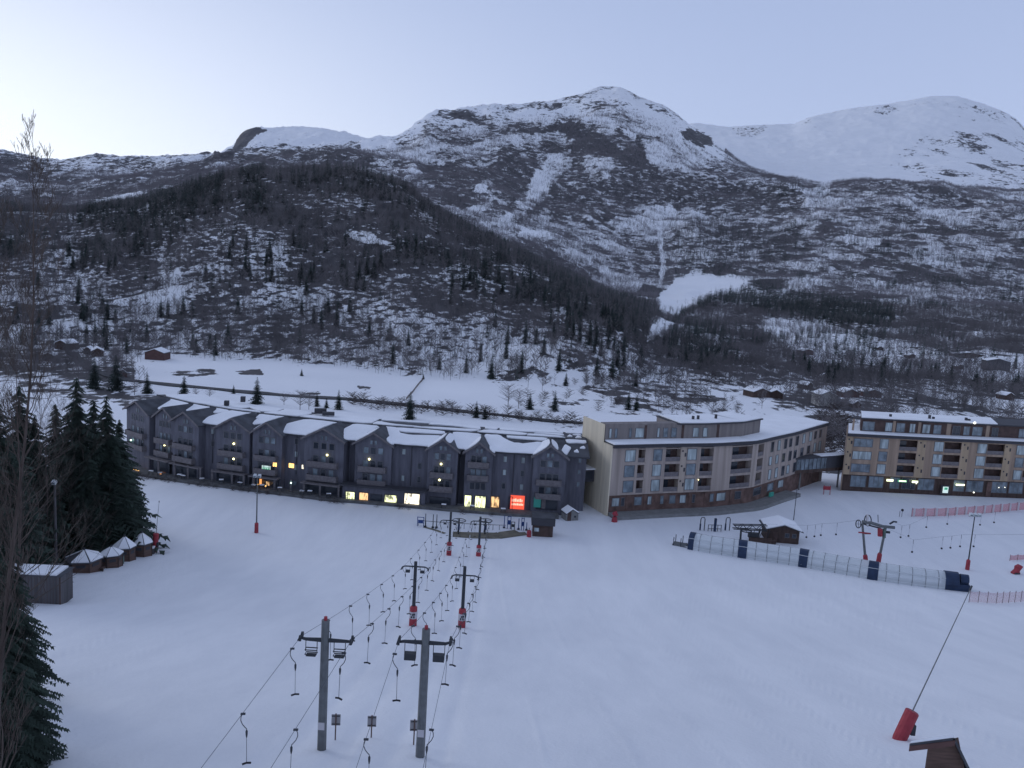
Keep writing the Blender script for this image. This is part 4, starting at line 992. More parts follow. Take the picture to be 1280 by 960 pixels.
    for t in tt:
        P = F_.at(t); n_ = F_.nrm(t); dep = 4.6 if t < 440 else 4.2; g_ = float(hgt((P+n_*dep).x, (P+n_*dep).y)); zt = max(GZ-1.0, g_+.55)
        if t > 330: zt = max(zt, g_+.5)
        a = P+n_*1.0; b = P+n_*dep; vs += [Vector((a.x, a.y, zt)), Vector((b.x, b.y, zt)), Vector((b.x, b.y, g_-.6)), Vector((a.x, a.y, g_-.6))]
        if t < 445:
            rail.tube([Vector((b.x, b.y, zt)), Vector((b.x, b.y, zt+1.0))], .045, 5); 
            if t > tt[0]: rail.tube([prev, Vector((b.x, b.y, zt+1.0))], .04, 5); rail.tube([prev-Vector((0, 0, .5)), Vector((b.x, b.y, zt+.5))], .03, 5)
            prev = Vector((b.x, b.y, zt+1.0))
    fs = []
    for i in range(len(tt)-1):
        a = i*4; b = a+4
        for k in range(4): fs.append((a+k, a+(k+1) % 4, b+(k+1) % 4, b+k))
    tr.add(vs, fs); part_of(root, tr, 'terrace', 'terrace', org); part_of(root, rail, 'terrace_railing', 'dark_metal', org)
    return F_, root
HF, hotel = dark_hotel()

# ================================================================== the two light wooden hotels
def wood_hotel(name, lab, tab, E, z0, depth, levels, cells, wood, pent, base_m, skew=None, end_wood='cream_wood'):
    F_ = Facade(tab)
    if skew: F_.nrm = lambda t: Vector((skew[0], skew[1], 0))
    t0, t1 = tab[0][0], tab[-1][0]; org = F_.at((t0+t1)/2)+Vector((0, 0, GZ)); root = emp(name, org, 0, lab, 'hotel')
    core = MB(); wall = MB(); base = MB(); slab = MB(); rail = MB(); alt = MB()
    def strip(mb, ta, tb, d0, d1, z_0, z_1, n=None):
        n = n or max(2, int(abs(tb-ta)/5)+1); ts = np.linspace(ta, tb, n); vs = []; fs = []
        for t in ts:
            P = F_.at(t); n_ = F_.nrm(min(max(t, t0+2), t1-2))
            for d, z in ((d0, z_0), (d1, z_0), (d1, z_1), (d0, z_1)): q = P+n_*d; vs.append(Vector((q.x, q.y, z)))
        for i in range(n-1):
            a = i*4; b = a+4
            for k in range(4): fs.append((a+k, a+(k+1) % 4, b+(k+1) % 4, b+k))
        fs += [(3, 2, 1, 0), tuple((n-1)*4+k for k in range(4))]; mb.add(vs, fs)
    LG = 1.5
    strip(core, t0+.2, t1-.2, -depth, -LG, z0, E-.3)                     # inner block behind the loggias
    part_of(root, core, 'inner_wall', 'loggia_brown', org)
    strip(wall, t0, t1, -.003, -LG+.01, E-.55, E-.05)
    cur = t0; lv = levels
    nwin = 0; rr = random.Random(t0)
    for (a, b, kind) in cells:
        if a > cur: strip(wall, cur, a, 0, -LG, lv[0], E-.551)
        fr = F_.frame(a, b); w = fr[3]; tgt = alt if kind == 'y' else wall
        if kind == 'y': tgt = MB()
        if kind in 'py': strip(tgt, a, b, 0, -LG, lv[0], E-.551)
        if kind == 'y': part_of(root, tgt, 'facade_panel', 'yellow_wood' if wood == 'orange_wood' else 'grey_panel', org)
        elif kind == 'l':      # loggias: floor slab, balustrade, dark recess
            for q in range(len(lv)-1):
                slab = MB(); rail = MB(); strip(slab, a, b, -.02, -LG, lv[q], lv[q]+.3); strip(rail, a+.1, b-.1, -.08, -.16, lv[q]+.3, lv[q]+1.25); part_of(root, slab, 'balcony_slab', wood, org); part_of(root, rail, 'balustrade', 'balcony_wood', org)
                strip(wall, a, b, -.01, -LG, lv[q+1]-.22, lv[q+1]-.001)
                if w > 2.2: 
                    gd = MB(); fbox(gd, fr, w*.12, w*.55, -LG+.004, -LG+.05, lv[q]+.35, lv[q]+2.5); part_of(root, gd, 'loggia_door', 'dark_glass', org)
        elif kind in 'wWs':
            strip(wall, a, b, 0, -LG, lv[0], E-.551)
            for q in range(len(lv)-1):
                if kind == 's' and (q+int(a)) % 2: hh = 1.9; xx = w*.35
                else: hh = 2.3 if kind == 'w' else 1.9 if kind == 'W' else 2.2; xx = w*.5
                zc = lv[q]+1.75
                g = 'curtain_glass' if rr.random() < .62 else 'pale_glass'
                if kind == 's': g = 'dark_glass' if rr.random() < .6 else 'curtain_glass'
                window(fr, xx, zc, (w*.92 if kind != 's' else w*.5), hh, root, org, g, 0, mull=(3 if kind == 'W' else 1)); nwin += 1
        cur = b
    if cur < t1: strip(wall, cur, t1, 0, -LG, lv[0], E-.551)
    part_of(root, wall, 'facade', wood, org)
    # thin vertical battens and small dark vents on plain strips
    for (a, b, kind) in cells:
        if kind == 'y':
            fr = F_.frame(a, b); w = fr[3]
            for q in range(len(lv)-1):
                for x in (.22, .72): vt = MB(); fbox(vt, fr, w*x, w*x+.34, .003, .06, lv[q]+(2.3 if x < .5 else 1.3), lv[q]+(2.65 if x < .5 else 2.1)); part_of(root, vt, 'vent', 'charcoal_trim', org)
    # base storey
    strip(base, t0+.3, t1-.3, -.5, -LG-1, z0, lv[0]-.005); part_of(root, base, 'base_wall', base_m, org)
    # end wall
    A, e, n_, w = F_.frame(t0, t0+8); frE = (A, e, F_.nrm(t0+2), w)
    en = MB(); fbox(en, frE, -.25, -.004, -depth-.05, .05, z0, E-.02); part_of(root, en, 'end_wall', end_wood, org)
    B_, e2, n2, w2 = F_.frame(t1-8, t1); frR = (B_, e2, n2, w2)
    en = MB(); fbox(en, frR, w2+.004, w2+.25, -depth-.05, .05, z0, E-.02); part_of(root, en, 'end_wall', wood, org)
    # main roof with fascia and snow
    rf = MB(); strip(rf, t0-.3, t1+.3, .6, .02, E-.42, E-.01); strip(rf, t0-.3, t1+.3, .55, -depth-.5, E-.0, E+.26); part_of(root, rf, 'roof', 'charcoal_trim', org)
    sn = MB(); strip(sn, t0+.3, t1-.2, .35, -depth-.2, E+.262, E+.5); 
    p0, p1, back, ph, mt, snow_from, snow_to = pent
    pm = 852 if p0 < 800 else p0; pw = MB(); strip(pw, pm, p1, -back, -depth+.6, E+.25, E+ph)
    if pm > p0: strip(pw, p0, pm, -back, -back-2.2, E+.25, E+ph+.25)
    po = part_of(root, pw, 'penthouse', mt, org)
    pr = MB(); strip(pr, pm-.3, p1+.4, -back+.5, -depth+.3, E+ph+.002, E+ph+.3); part_of(root, pr, 'penthouse_roof', 'charcoal_trim', org)
    strip(sn, snow_from, snow_to, -back+.25, -depth+.5, E+ph+.302, E+ph+.5); so = part_of(root, sn, 'roof_snow', 'roof_snow', org)
    return F_, root, org, strip
zr = GZ
B2F, b2, b2o, b2s = wood_hotel('hotel', 'light grey-brown wooden hotel, bent in the middle, with a cream end wall', [(763,158),(835,163),(890,166.5),(940,172),(987,186),(1026,203)], GZ+14.6, GZ-2.5, 13.0,
    [GZ+4.3, GZ+7.5, GZ+10.7, GZ+13.9],
    [(763,778,'p'),(779,792,'w'),(795.5,804,'l'),(805,812,'p'),(814,825,'w'),(829.5,848,'l'),(848,855,'y'),(856,868,'w'),(873,889,'l'),(889,911,'p'),(912,937,'l'),(937,943,'p'),(944,951,'l'),(952,957,'p'),(958,964,'s'),(966,972,'s'),(974,980,'s'),(981,987,'s'),(988,994,'s'),(996,1002,'s'),(1004,1010,'s'),(1011,1016,'s'),(1017,1022,'s')],
    'grey_wood', (763.0, 962, 3.6, 3.5, 'penthouse_wood', 855, 962), 'brown_base')
# cream tall end, penthouse windows, base windows, terrace wall of the grey-brown hotel
A, e, n_, w = B2F.frame(763, 771); frE = (A, e, n_, w)
m = MB(); fbox(m, frE, -.30, -.255, -13.1, -3.4, GZ-2.5, GZ+18.3); m.build('end_wall', 'cream_wood', b2, b2o)
for a, b in ((768,771),(775,778),(793,796),(800,812),(828,831),(835,841),(845,852),(872,880),(886,892)):
    fr = B2F.frame(a, b); fr = (fr[0]-fr[2]*3.6, fr[1], fr[2], fr[3]); window(fr, fr[3]/2, GZ+16.4, fr[3]*.85, 1.9, b2, b2o, 'pale_glass' if a % 2 else 'curtain_glass', 0)
for t in (812,858,905): m = MB(); fr = B2F.frame(t, t+3); fbox(m, fr, 0, fr[3], -3.598, -3.55, GZ+14.9, GZ+18.0); m.build('cladding_panel', 'loggia_brown', b2, b2o)
for a, b, g in ((768,778,'curtain_glass'),(780,784,'dark_glass'),(796,806,'pale_glass'),(813,818,'curtain_glass'),(829,833,'pale_glass'),(840,848,'pale_glass'),(853,861,'curtain_glass'),(869,872,'dark_glass'),(891,896,'pale_glass'),(899,911,'curtain_glass'),(922,930,'dark_glass'),(945,955,'dark_glass'),(962,970,'pale_glass'),(975,982,'curtain_glass')):
    fr = B2F.frame(a, b); window(fr, fr[3]/2, GZ+2.75, fr[3]*.85, 1.6, b2, b2o, g, -.5)
for t in (786,808,864,884,916): m = MB(); fr = B2F.frame(t, t+3); fbox(m, fr, 0, fr[3], -.498, -.40, GZ+.5, GZ+4.2); m.build('base_panel', 'brown_base', b2, b2o)
m = MB(); b2s(m, 764, 986, 3.2, -.45, GZ-1.6, GZ+.75); m.build('terrace_wall', 'concrete', b2, b2o)
lamp(B2F.frame(870,874), .5, W(872, 600, 165).z, b2, b2o, 'lamp_glow', .09, .15)
m = MB(); fr = B2F.frame(962, 966); fbox(m, fr, 0, fr[3], .2, .6, GZ+.9, GZ+1.8); m.build('lit_sign', 'teal_sign', b2, b2o)
# little glazed link on the cream end wall towards the dark hotel
m = MB(); fbox(m, frE, -3.6, -.31, -9.5, -6.3, GZ+5.6, GZ+8.2); o = m.build('link_passage', 'charcoal_trim', b2, b2o)
m = MB(); fbox(m, frE, -3.8, -.312, -9.8, -6.0, GZ+8.21, GZ+8.45); m.build('passage_roof_snow', 'roof_snow', o, b2o)
m = MB(); fbox(m, frE, -3.2, -.7, -6.296, -6.25, GZ+6.1, GZ+7.8); m.build('passage_glass', 'dark_glass', o, b2o)

B3F, b3, b3o, b3s = wood_hotel('hotel', 'orange-brown wooden hotel with green strip lights over its dark ground floor', [(1053,193),(1180,194.5),(1330,197.5)], GZ+13.9, GZ-2.0, 14.0,
    [GZ+3.9, GZ+7.05, GZ+10.2, GZ+13.35],
    [(1053,1060,'y'),(1061,1086,'W'),(1087,1093,'p'),(1094,1105,'w'),(1105,1118,'p'),(1119,1141,'l'),(1142,1152,'y'),(1152,1161,'p'),(1162,1174,'w'),(1175,1196,'l'),(1197,1206,'y'),(1206,1215,'p'),(1216,1228,'w'),(1229,1250,'l'),(1250,1259,'y'),(1259,1264,'p'),(1265,1276,'w'),(1277,1296,'l'),(1296,1330,'p')],
    'orange_wood', (1068, 1330, 3.0, 3.5, 'loggia_brown', 1068, 1240), 'dark_wood', skew=(-.415, -1.0), end_wood='orange_wood')
for i, (a, b, g) in enumerate(((1070,1086,'pale_glass'),(1099,1108,'curtain_glass'),(1113,1124,'pale_glass'),(1130,1137,'curtain_glass'),(1146,1156,'curtain_glass'),(1160,1170,'pale_glass'),(1184,1194,'dark_glass'),(1198,1206,'pale_glass'),(1209,1222,'pale_glass'),(1234,1242,'dark_glass'),(1268,1278,'pale_glass'))):
    fr = B3F.frame(a, b); fr = (fr[0]-B3F.nrm(a)*3.0, fr[1], fr[2], fr[3]); window(fr, fr[3]/2, GZ+15.7, fr[3]*.9, 2.1, b3, b3o, g, 0, mull=2)
for a, b in ((1057,1060),(1108,1112),(1140,1144),(1176,1182),(1226,1231)): m = MB(); fr = B3F.frame(a, b); fbox(m, (fr[0]-B3F.nrm(a)*3.0, fr[1], fr[2], fr[3]), .1, fr[3], .003, .06, GZ+14.3, GZ+17.3); m.build('cladding_panel', 'orange_wood', b3, b3o)
for a, b, g in ((1064,1084,'pale_glass'),(1087,1106,'curtain_glass'),(1114,1126,'pale_glass'),(1129,1146,'dark_glass'),(1149,1170,'pale_glass'),(1194,1208,'pale_glass'),(1210,1232,'pale_glass'),(1242,1262,'pale_glass'),(1264,1282,'pale_glass')):
    fr = B3F.frame(a, b); window(fr, fr[3]/2, GZ+2.2, fr[3]*.94, 2.7, b3, b3o, g if g != 'curtain_glass' else 'pale_glass', -.5, mull=3)
def b3panel(t, y, wpx, hpx, g, d, name):
    P = B3F.at(t); z = W(t, y, P.y-d).z; s1 = P.y/F_PX; fr = B3F.frame(t-4, t+4); c = fr[3]/2; mb = MB()
    fbox(mb, fr, c-wpx*s1/2, c+wpx*s1/2, d, d+.12, z-hpx*s1/2, z+hpx*s1/2); mb.build(name, g, b3, b3o)
for a in ((1112,600.3,8.5,2.6,'yellow_strip_glow'),(1127.5,601.3,11.5,2.6,'green_sign_ink'),(1143.5,602.2,7.5,2.6,'yellow_strip_glow'),(1200.5,606,11.5,2.0,'yellow_strip_glow')): b3panel(*a, .12, 'strip_light')
b3panel(1127.5,601.3,9,1.2,'yellow_strip_glow',.25,'strip_light')
b3panel(1182.8,612.5,12,12,'charcoal_trim',.02,'sign_board'); b3panel(1182.8,612.3,7,8,'white_sign_glow',.16,'lit_sign'); b3panel(1182.8,610.8,4,3,'green_sign_ink',.30,'sign_marks')
m = MB(); fr = B3F.frame(1236, 1242); fbox(m, fr, 0, fr[3], -.49, -.3, GZ-.2, GZ+3.6); m.build('door', 'brown_base', b3, b3o)
for t, y in ((1146,604.5),(1219.5,617),(1250,611.5),(1257.5,611.5)): lamp(B3F.frame(t-3, t+3), .5, W(t, y, 194).z, b3, b3o, 'dim_lamp_glow', .12 if t != 1219.5 else .18, .15)
lamp(B3F.frame(1213,1216), .5, GZ+17.95, b3, b3o, 'dim_lamp_glow', .30, -2.0)
for t, h in ((1105,.8),(1155,1.1),(1160,.7),(1202,.9),(1206,.6)): m = MB(); P = B3F.at(t)-B3F.nrm(t)*6; m.box((P.x, P.y, GZ+17.7+h/2), (.5, .5, h)); m.build('roof_vent', 'charcoal_trim', b3, b3o)
for t, h in ((882,.8),(893,.9),(916,1.0)): m = MB(); P = B2F.at(t)-B2F.nrm(t)*7; m.box((P.x, P.y, GZ+18.5+h/2), (.5, .5, h)); m.build('roof_vent', 'charcoal_trim', b2, b2o)
# footbridge between the two
P0 = B2F.at(988)-B2F.nrm(988)*1.0; P1 = B3F.at(1054)-B3F.nrm(1060)*3.0
e = (P1-P0); w = e.length; e.normalize(); fr = (P0, e, Vector((e.y, -e.x, 0)), w); og = P0+Vector((0, 0, GZ))
br = emp('footbridge', og, 0, 'covered dark glazed footbridge joining the two light wooden hotels', 'footbridge')
m = MB(); fbox(m, fr, .1, w-.1, -2.4, 0, GZ+4.3, GZ+5.1); m.build('deck', 'dark_wood', br, og)
m = MB(); fbox(m, fr, .1, w-.1, -2.5, .15, GZ+7.75, GZ+8.15); m.build('roof', 'charcoal_trim', br, og)
m = MB(); fbox(m, fr, w*.55, w-.2, -2.4, .05, GZ+8.152, GZ+8.3); m.build('roof_snow', 'roof_snow', br, og)
m = MB(); fbox(m, fr, .15, w*.66, -.12, -.06, GZ+5.1, GZ+7.75); m.build('glazing', 'pale_glass', br, og)
m = MB(); fbox(m, fr, w*.66, w-.15, -2.3, -.05, GZ+5.1, GZ+7.75); m.build('dark_wall', 'charcoal_trim', br, og)
for i in range(10): m = MB(); fbox(m, fr, .15+i*w*.66/9.5, .15+i*w*.66/9.5+.08, -.05, .02, GZ+5.1, GZ+7.75); m.build('mullion', 'charcoal_trim', br, og)
for x in (.3, .98): m = MB(); fbox(m, fr, w*x-.15, w*x+.15, -1.4, -1.1, GZ-1.5, GZ+4.3); m.build('support', 'concrete', br, og)
mat('galvanised', (.17, .18, .185), .6, metal=.5, var=.15, vscale=3)
mat('tower_dark', (.055, .06, .068), .6, metal=.4)
mat('red_pad', (.34, .045, .06), .6, var=.15, vscale=3)
mat('white_pad', (.55, .53, .55), .6)
mat('hanger_steel', (.06, .065, .075), .6, metal=.4)
mat('crossbar_black', (.02, .02, .025), .6)
mat('rope_steel', (.10, .11, .13), .6, metal=.4)
mat('sign_back', (.36, .35, .36), .6, metal=.3)
mat('brown_post', (.12, .08, .07), .8)
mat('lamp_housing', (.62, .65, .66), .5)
mat('navy', (.022, .04, .085), .5, var=.2, vscale=1)
mat('blue_gate', (.03, .07, .22), .5)
mat('hut_brown', (.115, .072, .058), .8, var=.3, vscale=2.5, stretch=(.3, .3, 3))
mat('weathered_planks', (.105, .100, .105), .9, var=.3, vscale=2, stretch=(1, 1, .1))
mat('red_wood', (.115, .062, .056), .8, var=.2, vscale=1)
mat('white_house', (.45, .44, .42), .8)
mat('asphalt', (.075, .075, .08), .9, var=.3, vscale=.2)
mat('earth_mat', (.17, .155, .12), .95, var=.25, vscale=.8)
mat('belt_black', (.03, .03, .035), .7)
mat('green_detail', (.12, .17, .15), .7)
def net_mat(name, col, a):
    m, nt, b = node_mat(name); L = nt.links.new
    g = N(nt, 'ShaderNodeNewGeometry'); b.inputs['Base Color'].default_value = (*col, 1); b.inputs['Roughness'].default_value = .8
    v = N(nt, 'ShaderNodeTexVoronoi'); v.feature = 'DISTANCE_TO_EDGE'; v.inputs['Scale'].default_value = 9; L(g.outputs['Position'], v.inputs['Vector'])
    r = N(nt, 'ShaderNodeMapRange'); r.inputs[1].default_value = .0; r.inputs[2].default_value = .30; r.inputs[3].default_value = min(1, a*2); r.inputs[4].default_value = a*.35; L(v.outputs['Distance'], r.inputs[0]); L(r.outputs[0], b.inputs['Alpha']); MATS[name] = m
net_mat('pink_net', (.60, .27, .30), .95); net_mat('pale_net', (.62, .30, .34), .26)
m_, nt_, b_ = node_mat('clear_plastic'); b_.inputs['Base Color'].default_value = (.74, .79, .81, 1); b_.inputs['Roughness'].default_value = .16; b_.inputs['Alpha'].default_value = .66; b_.inputs['Specular IOR Level'].default_value = .9; MATS['clear_plastic'] = m_

# ------------------------------------------------------------------ drag lifts with T-bars
SPEC = {}
def tower(px, base, top, armL, armR, style, lab, pad=None):
    P = G(px, base); D = P.y; T = W(px+(base-top)*.035, top, D); T.x = P.x; h = T.z-P.z
    root = emp('lift_tower', P, 0, lab, 'lift tower', None)
    q = MB(); r = .25 if style == 'A' else .20
    q.tube([P-Vector((0, 0, .6)), P+Vector((0, 0, h))], [r, r*.86], 8); q.build('pole', 'galvanised' if style == 'A' else 'tower_dark', root, P)
    A = W(armL[0], armL[1], D); B = W(armR[0], armR[1], D); mid = P+Vector((0, 0, (A.z+B.z)/2-P.z+(-.12 if style == 'A' else .25)))
    q = MB()
    for e, s in ((A, -1), (B, 1)):
        if style == 'A':
            q.tube([mid, Vector((e.x-s*.25, D, mid.z-.0)), Vector((e.x-s*.02, D, e.z-.10))], [.13, .09, .07], 6)
        else:
            q.tube([mid, Vector((e.x-s*.35, D, mid.z)), Vector((e.x-s*.05, D, mid.z-.12)), Vector((e.x, D, e.z-.05))], [.09, .08, .08, .07], 6)
    q.build('crossarm', 'tower_dark', root, P)
    for e, s in ((A, -1), (B, 1)):
        q = MB(); n = 2 if style == 'A' else 1
        for k in range(n): c = Vector((e.x, D-.22+.44*k if n > 1 else D, e.z-.02)); q.tube([c-Vector((.05, 0, 0)), c+Vector((.05, 0, 0))], .17 if style == 'A' else .14, 10)
        q.tube([Vector((e.x+s*.07, D-.4, e.z-.05)), Vector((e.x+s*.07, D+.4, e.z-.05))], .04, 5); q.build('sheave', 'tower_dark', root, P)
        # service cage hanging under the arm
        cx = mid.x+(e.x-mid.x)*.56; q = MB(); zt = mid.z-.05; wd_ = .30 if style == 'A' else .22; dr = .62 if style == 'A' else .5
        for sx in (-1, 1): q.tube([(cx+sx*wd_, D, zt), (cx+sx*wd_, D, zt-dr)], .025, 4)
        if style == 'A' and px > 450: q.box((cx, D, zt-dr-.12), (wd_*2, .35, .36))
        elif style == 'A':
            for zz in (.1, .35): q.tube([(cx-wd_, D-.15, zt-dr-.12+zz-.1), (cx+wd_, D-.15, zt-dr-.12+zz-.1), (cx+wd_, D+.15, zt-dr-.12+zz-.1), (cx-wd_, D+.15, zt-dr-.12+zz-.1), (cx-wd_, D-.15, zt-dr-.12+zz-.1)], .03, 4)
            q.box((cx, D, zt-dr-.2), (wd_*1.7, .3, .06))
        else: q.box((cx, D, zt-dr), (wd_*2.1, .3, .24))
        q.build('service_cage', 'tower_dark', root, P)
    if style == 'A':
        q = MB(); q.tube([P+Vector((0, 0, h)), P+Vector((0, 0, h+.18))], .1, 6); q.build('pole_cap', 'red_pad', root, P)
        q = MB(); q.box((P.x, P.y-r-.015, P.z+1.5), (.34, .02, .42)); q.build('number_plate', 'white_pad', root, P)
    if pad:
        z1 = W(px, pad, D).z-P.z; q = MB(); q.tube([P, P+Vector((0, 0, z1*.93)), P+Vector((0, 0, z1))], [.42, .40, .25], 10); o = q.build('base_pad', 'red_pad', root, P, bevel=0)
        q = MB(); q.tube([P+Vector((0, 0, z1*.40)), P+Vector((0, 0, z1*.74))], .43, 10); q.build('pad_band', 'white_pad', o, P)
        q = MB()
        for k, (sx, zz) in enumerate(((-.14, .5), (.12, .5), (-.02, .62), (.15, .64))): q.box((P.x+sx, P.y-.425, P.z+z1*zz), (.16, .03, .22))
        q.build('band_marks', 'tower_dark', o, P)
    return A, B, P
towers = {
 'L1': tower(402,937,775,(376.5,795),(439.5,800),'A','nearest left lift tower, grey pole with open service cages under its arms'),
 'R1': tower(525,946,786,(499,800),(563,801),'A','nearest right lift tower, grey pole with two boxy cages under its arms'),
 'L2': tower(516,782,702,(502.5,710),(535,712),'B','middle left lift tower, dark pole with a red and white padded foot', 757),
 'R2': tower(577,784,708,(565,721),(598,723),'B','middle right lift tower, dark pole with a red and white padded foot', 760),
 'L3': tower(561,694,640,(551,652),(573,653),'B','far left lift tower in front of the dark hotel, red and white foot', 677),
 'R3': tower(598,695,646,(589,653),(611,654),'B','far right lift tower in front of the dark hotel, red and white foot', 681)}
def rope_line(pts, sag=.25):
    out = []
    for a, b in zip(pts[:-1], pts[1:]):
        L_ = (b-a).length; n = max(2, int(L_/2.5))
        for i in range(n): t = i/n; out.append(a.lerp(b, t)-Vector((0, 0, sag*(L_/45)**2*4*t*(1-t))))
    out.append(pts[-1]); return out
def P_(px, py, D): return W(px, py, D)
stL = G(573, 668); stR = G(606, 668); zs = 2.6
ends = {'L': (stL+Vector((-1.2, 0, zs)), stL+Vector((1.2, 0, zs))), 'R': (stR+Vector((-1.2, 0, zs)), stR+Vector((1.2, 0, zs)))}
D1 = towers['L1'][2].y
near = {'LA': P_(205, 1021, 31.0), 'LB': P_(300, 1021, 31.5), 'RA': P_(425, 1020, 31.5), 'RB': P_(516, 1020, 31.5)}
ropes = {}
for s in 'LR':
    for side, k in (('A', 0), ('B', 1)):
        ropes[s+side] = rope_line([near[s+side]]+[towers[s+str(i)][k] for i in (1, 2, 3)]+[ends[s][k]])
for s, nm in (('L', 'left'), ('R', 'right')):
    q = MB()
    for side in 'AB': q.tube(ropes[s+side], .012, 4)
    e0, e1 = ends[s]; c = (e0+e1)/2; q.tube([c+Vector((-1.2*math.cos(a), 1.2*math.sin(a), 0)) for a in np.linspace(0, math.pi, 10)], .016, 4)
    o = q.build('haul_rope', 'rope_steel', None, towers[s+'1'][2]); label(o, nm+' looped steel haul rope running over the '+nm+' row of lift towers', 'rope')
# hanger prototype (origin at the grip)
def hanger_parts():
    out = []
    q = MB(); q.box((0, 0, -.03), (.22, .10, .07)); q.tube([(.10, 0, -.04), (-.02, 0, -.05), (-.09, 0, -.18), (-.10, 0, -.36), (-.03, 0, -.55), (.08, 0, -.70), (.17, 0, -.80), (.18, 0, -.92)], .021, 5); out.append(('bow', q, 'hanger_steel'))
    q = MB(); q.tube([(.18, 0, -.88), (.18, 0, -.93), (.18, 0, -1.10), (.18, 0, -1.26)], [.035, .06, .055, .025], 6); out.append(('spring_box', q, 'hanger_steel'))
    q = MB(); q.tube([(.18, 0, -1.26), (.20, 0, -2.55)], .015, 4); out.append(('bar', q, 'hanger_steel'))
    q = MB(); q.tube([(.0, -.05, -2.60), (.20, 0, -2.56), (.40, .05, -2.60)], .05, 6); out.append(('crossbar', q, 'crossbar_black'))
    return [(n, b.build(n, m)) for n, b, m in out]
hp = hanger_parts(); proto = emp('t_bar_hanger', (0, 0, 0)); 
for n, o in hp: o.parent = proto
first = True
near_words = {'A': 'outer', 'B': 'inner'}
spans = {'LA': 'left rope of the left drag lift', 'LB': 'right rope of the left drag lift', 'RA': 'left rope of the right drag lift', 'RB': 'right rope of the right drag lift'}
offs = {'LA': [(300,889),(359,806)], 'LB': [(374,915),(430,818)], 'RA': [(452.5,918),(490,815)], 'RB': [(544,910),(564,812)]}
def place_hanger(p, flip, lab, grp):
    global first
    if first: r = proto; first = False
    else:
        r = proto.copy(); COL.objects.link(r)
        for c in proto.children: d = c.copy(); COL.objects.link(d); d.parent = r
    r.location = p; r.scale = (-1 if flip else 1, 1, 1); r.rotation_euler = (0, 0, random.uniform(-.3, .3)); label(r, lab, 't-bar', grp)
for key, R in ropes.items():
    R = [v for v in R]; cum = [0]
    for a, b in zip(R[:-1], R[1:]): cum.append(cum[-1]+(b-a).length)
    def at_s(s_):
        i = min(len(cum)-2, max(0, int(np.searchsorted(cum, s_)-1))); t = (s_-cum[i])/(cum[i+1]-cum[i]); return R[i].lerp(R[i+1], t)
    # find arclength whose projection is nearest the seen grips
    ss_ = []
    for (gx, gy) in offs[key]:
        best = min(np.arange(0, 30, .25), key=lambda s_: math.hypot(*(np.array(proj(*at_s(s_)))-(gx, gy)))); ss_.append(float(best))
    s_ = ss_[1]+7.6; n_th = 3
    towerD = [towers[key[0]+str(i)][2].y for i in (1, 2, 3)]
    words = ['first', 'second', 'third', 'fourth', 'fifth', 'sixth', 'seventh', 'eighth', 'ninth', 'tenth', 'eleventh', 'twelfth', 'thirteenth', 'fourteenth', 'fifteenth', 'sixteenth']
    lst = sorted(ss_)
    while s_ < cum[-1]-3: lst.append(s_); s_ += 7.4
    for i, s_ in enumerate(lst):
        p = at_s(s_)
        if min(abs(p.y-t) for t in towerD) < .7: p = at_s(s_+1.3)
        place_hanger(p-Vector((0, 0, .02)), key[1] == 'B', words[i]+' t-bar from the near end on the '+spans[key], 't-bars hanging from the '+spans[key])
# information boards seen from behind
for px, base, top, lab in ((419,925,893,'small board on a brown post beside the nearest left lift tower'), (464,922,895,'small board on a brown post halfway between the two nearest lift towers'), (517,931,900,'small board on a brown post beside the nearest right lift tower')):
    P = G(px, base); D = P.y; T = W(px, top, D).z-P.z; r = emp('sign_board', P, .1, lab, 'sign')
    q = MB(); q.tube([(0, 0, -.3), (0, 0, T+.05)], .04, 6); q.build('post', 'brown_post', r)
    q = MB(); q.box((0, .06, T-.36), (.5, .03, .66)); q.build('panel', 'sign_back', r)
    q = MB(); [q.box((0, .03, T-z), (.46, .03, .05)) for z in (.12, .6)]; q.build('bracket', 'tower_dark', r)
# return stations at the foot of the drag lifts
for s, st, nm in (('L', stL, 'left'), ('R', stR, 'right')):
    r = emp('return_station', st, 0, 'return wheel on dark posts at the foot of the '+nm+' drag lift', 'lift station')
    q = MB(); q.tube([(0, 0, -.5), (0, 0, 3.0)], .14, 8); q.tube([(-.3, 1.6, -.5), (0, 0, 2.4)], .08, 6); q.build('post', 'tower_dark', r)
    q = MB(); q.tube([(1.2*math.cos(a), 1.2*math.sin(a), 2.6) for a in np.linspace(0, 6.283, 19)], .07, 5, False)
    for k in range(3): a = k*2.09; q.tube([(0, 0, 2.6), (1.2*math.cos(a), 1.2*math.sin(a), 2.6)], .04, 5)
    q.build('return_wheel', 'tower_dark', r); q = MB(); q.tube([(0, 0, .9), (0, 0, 1.9)], .2, 8); q.build('pad', 'navy', r)
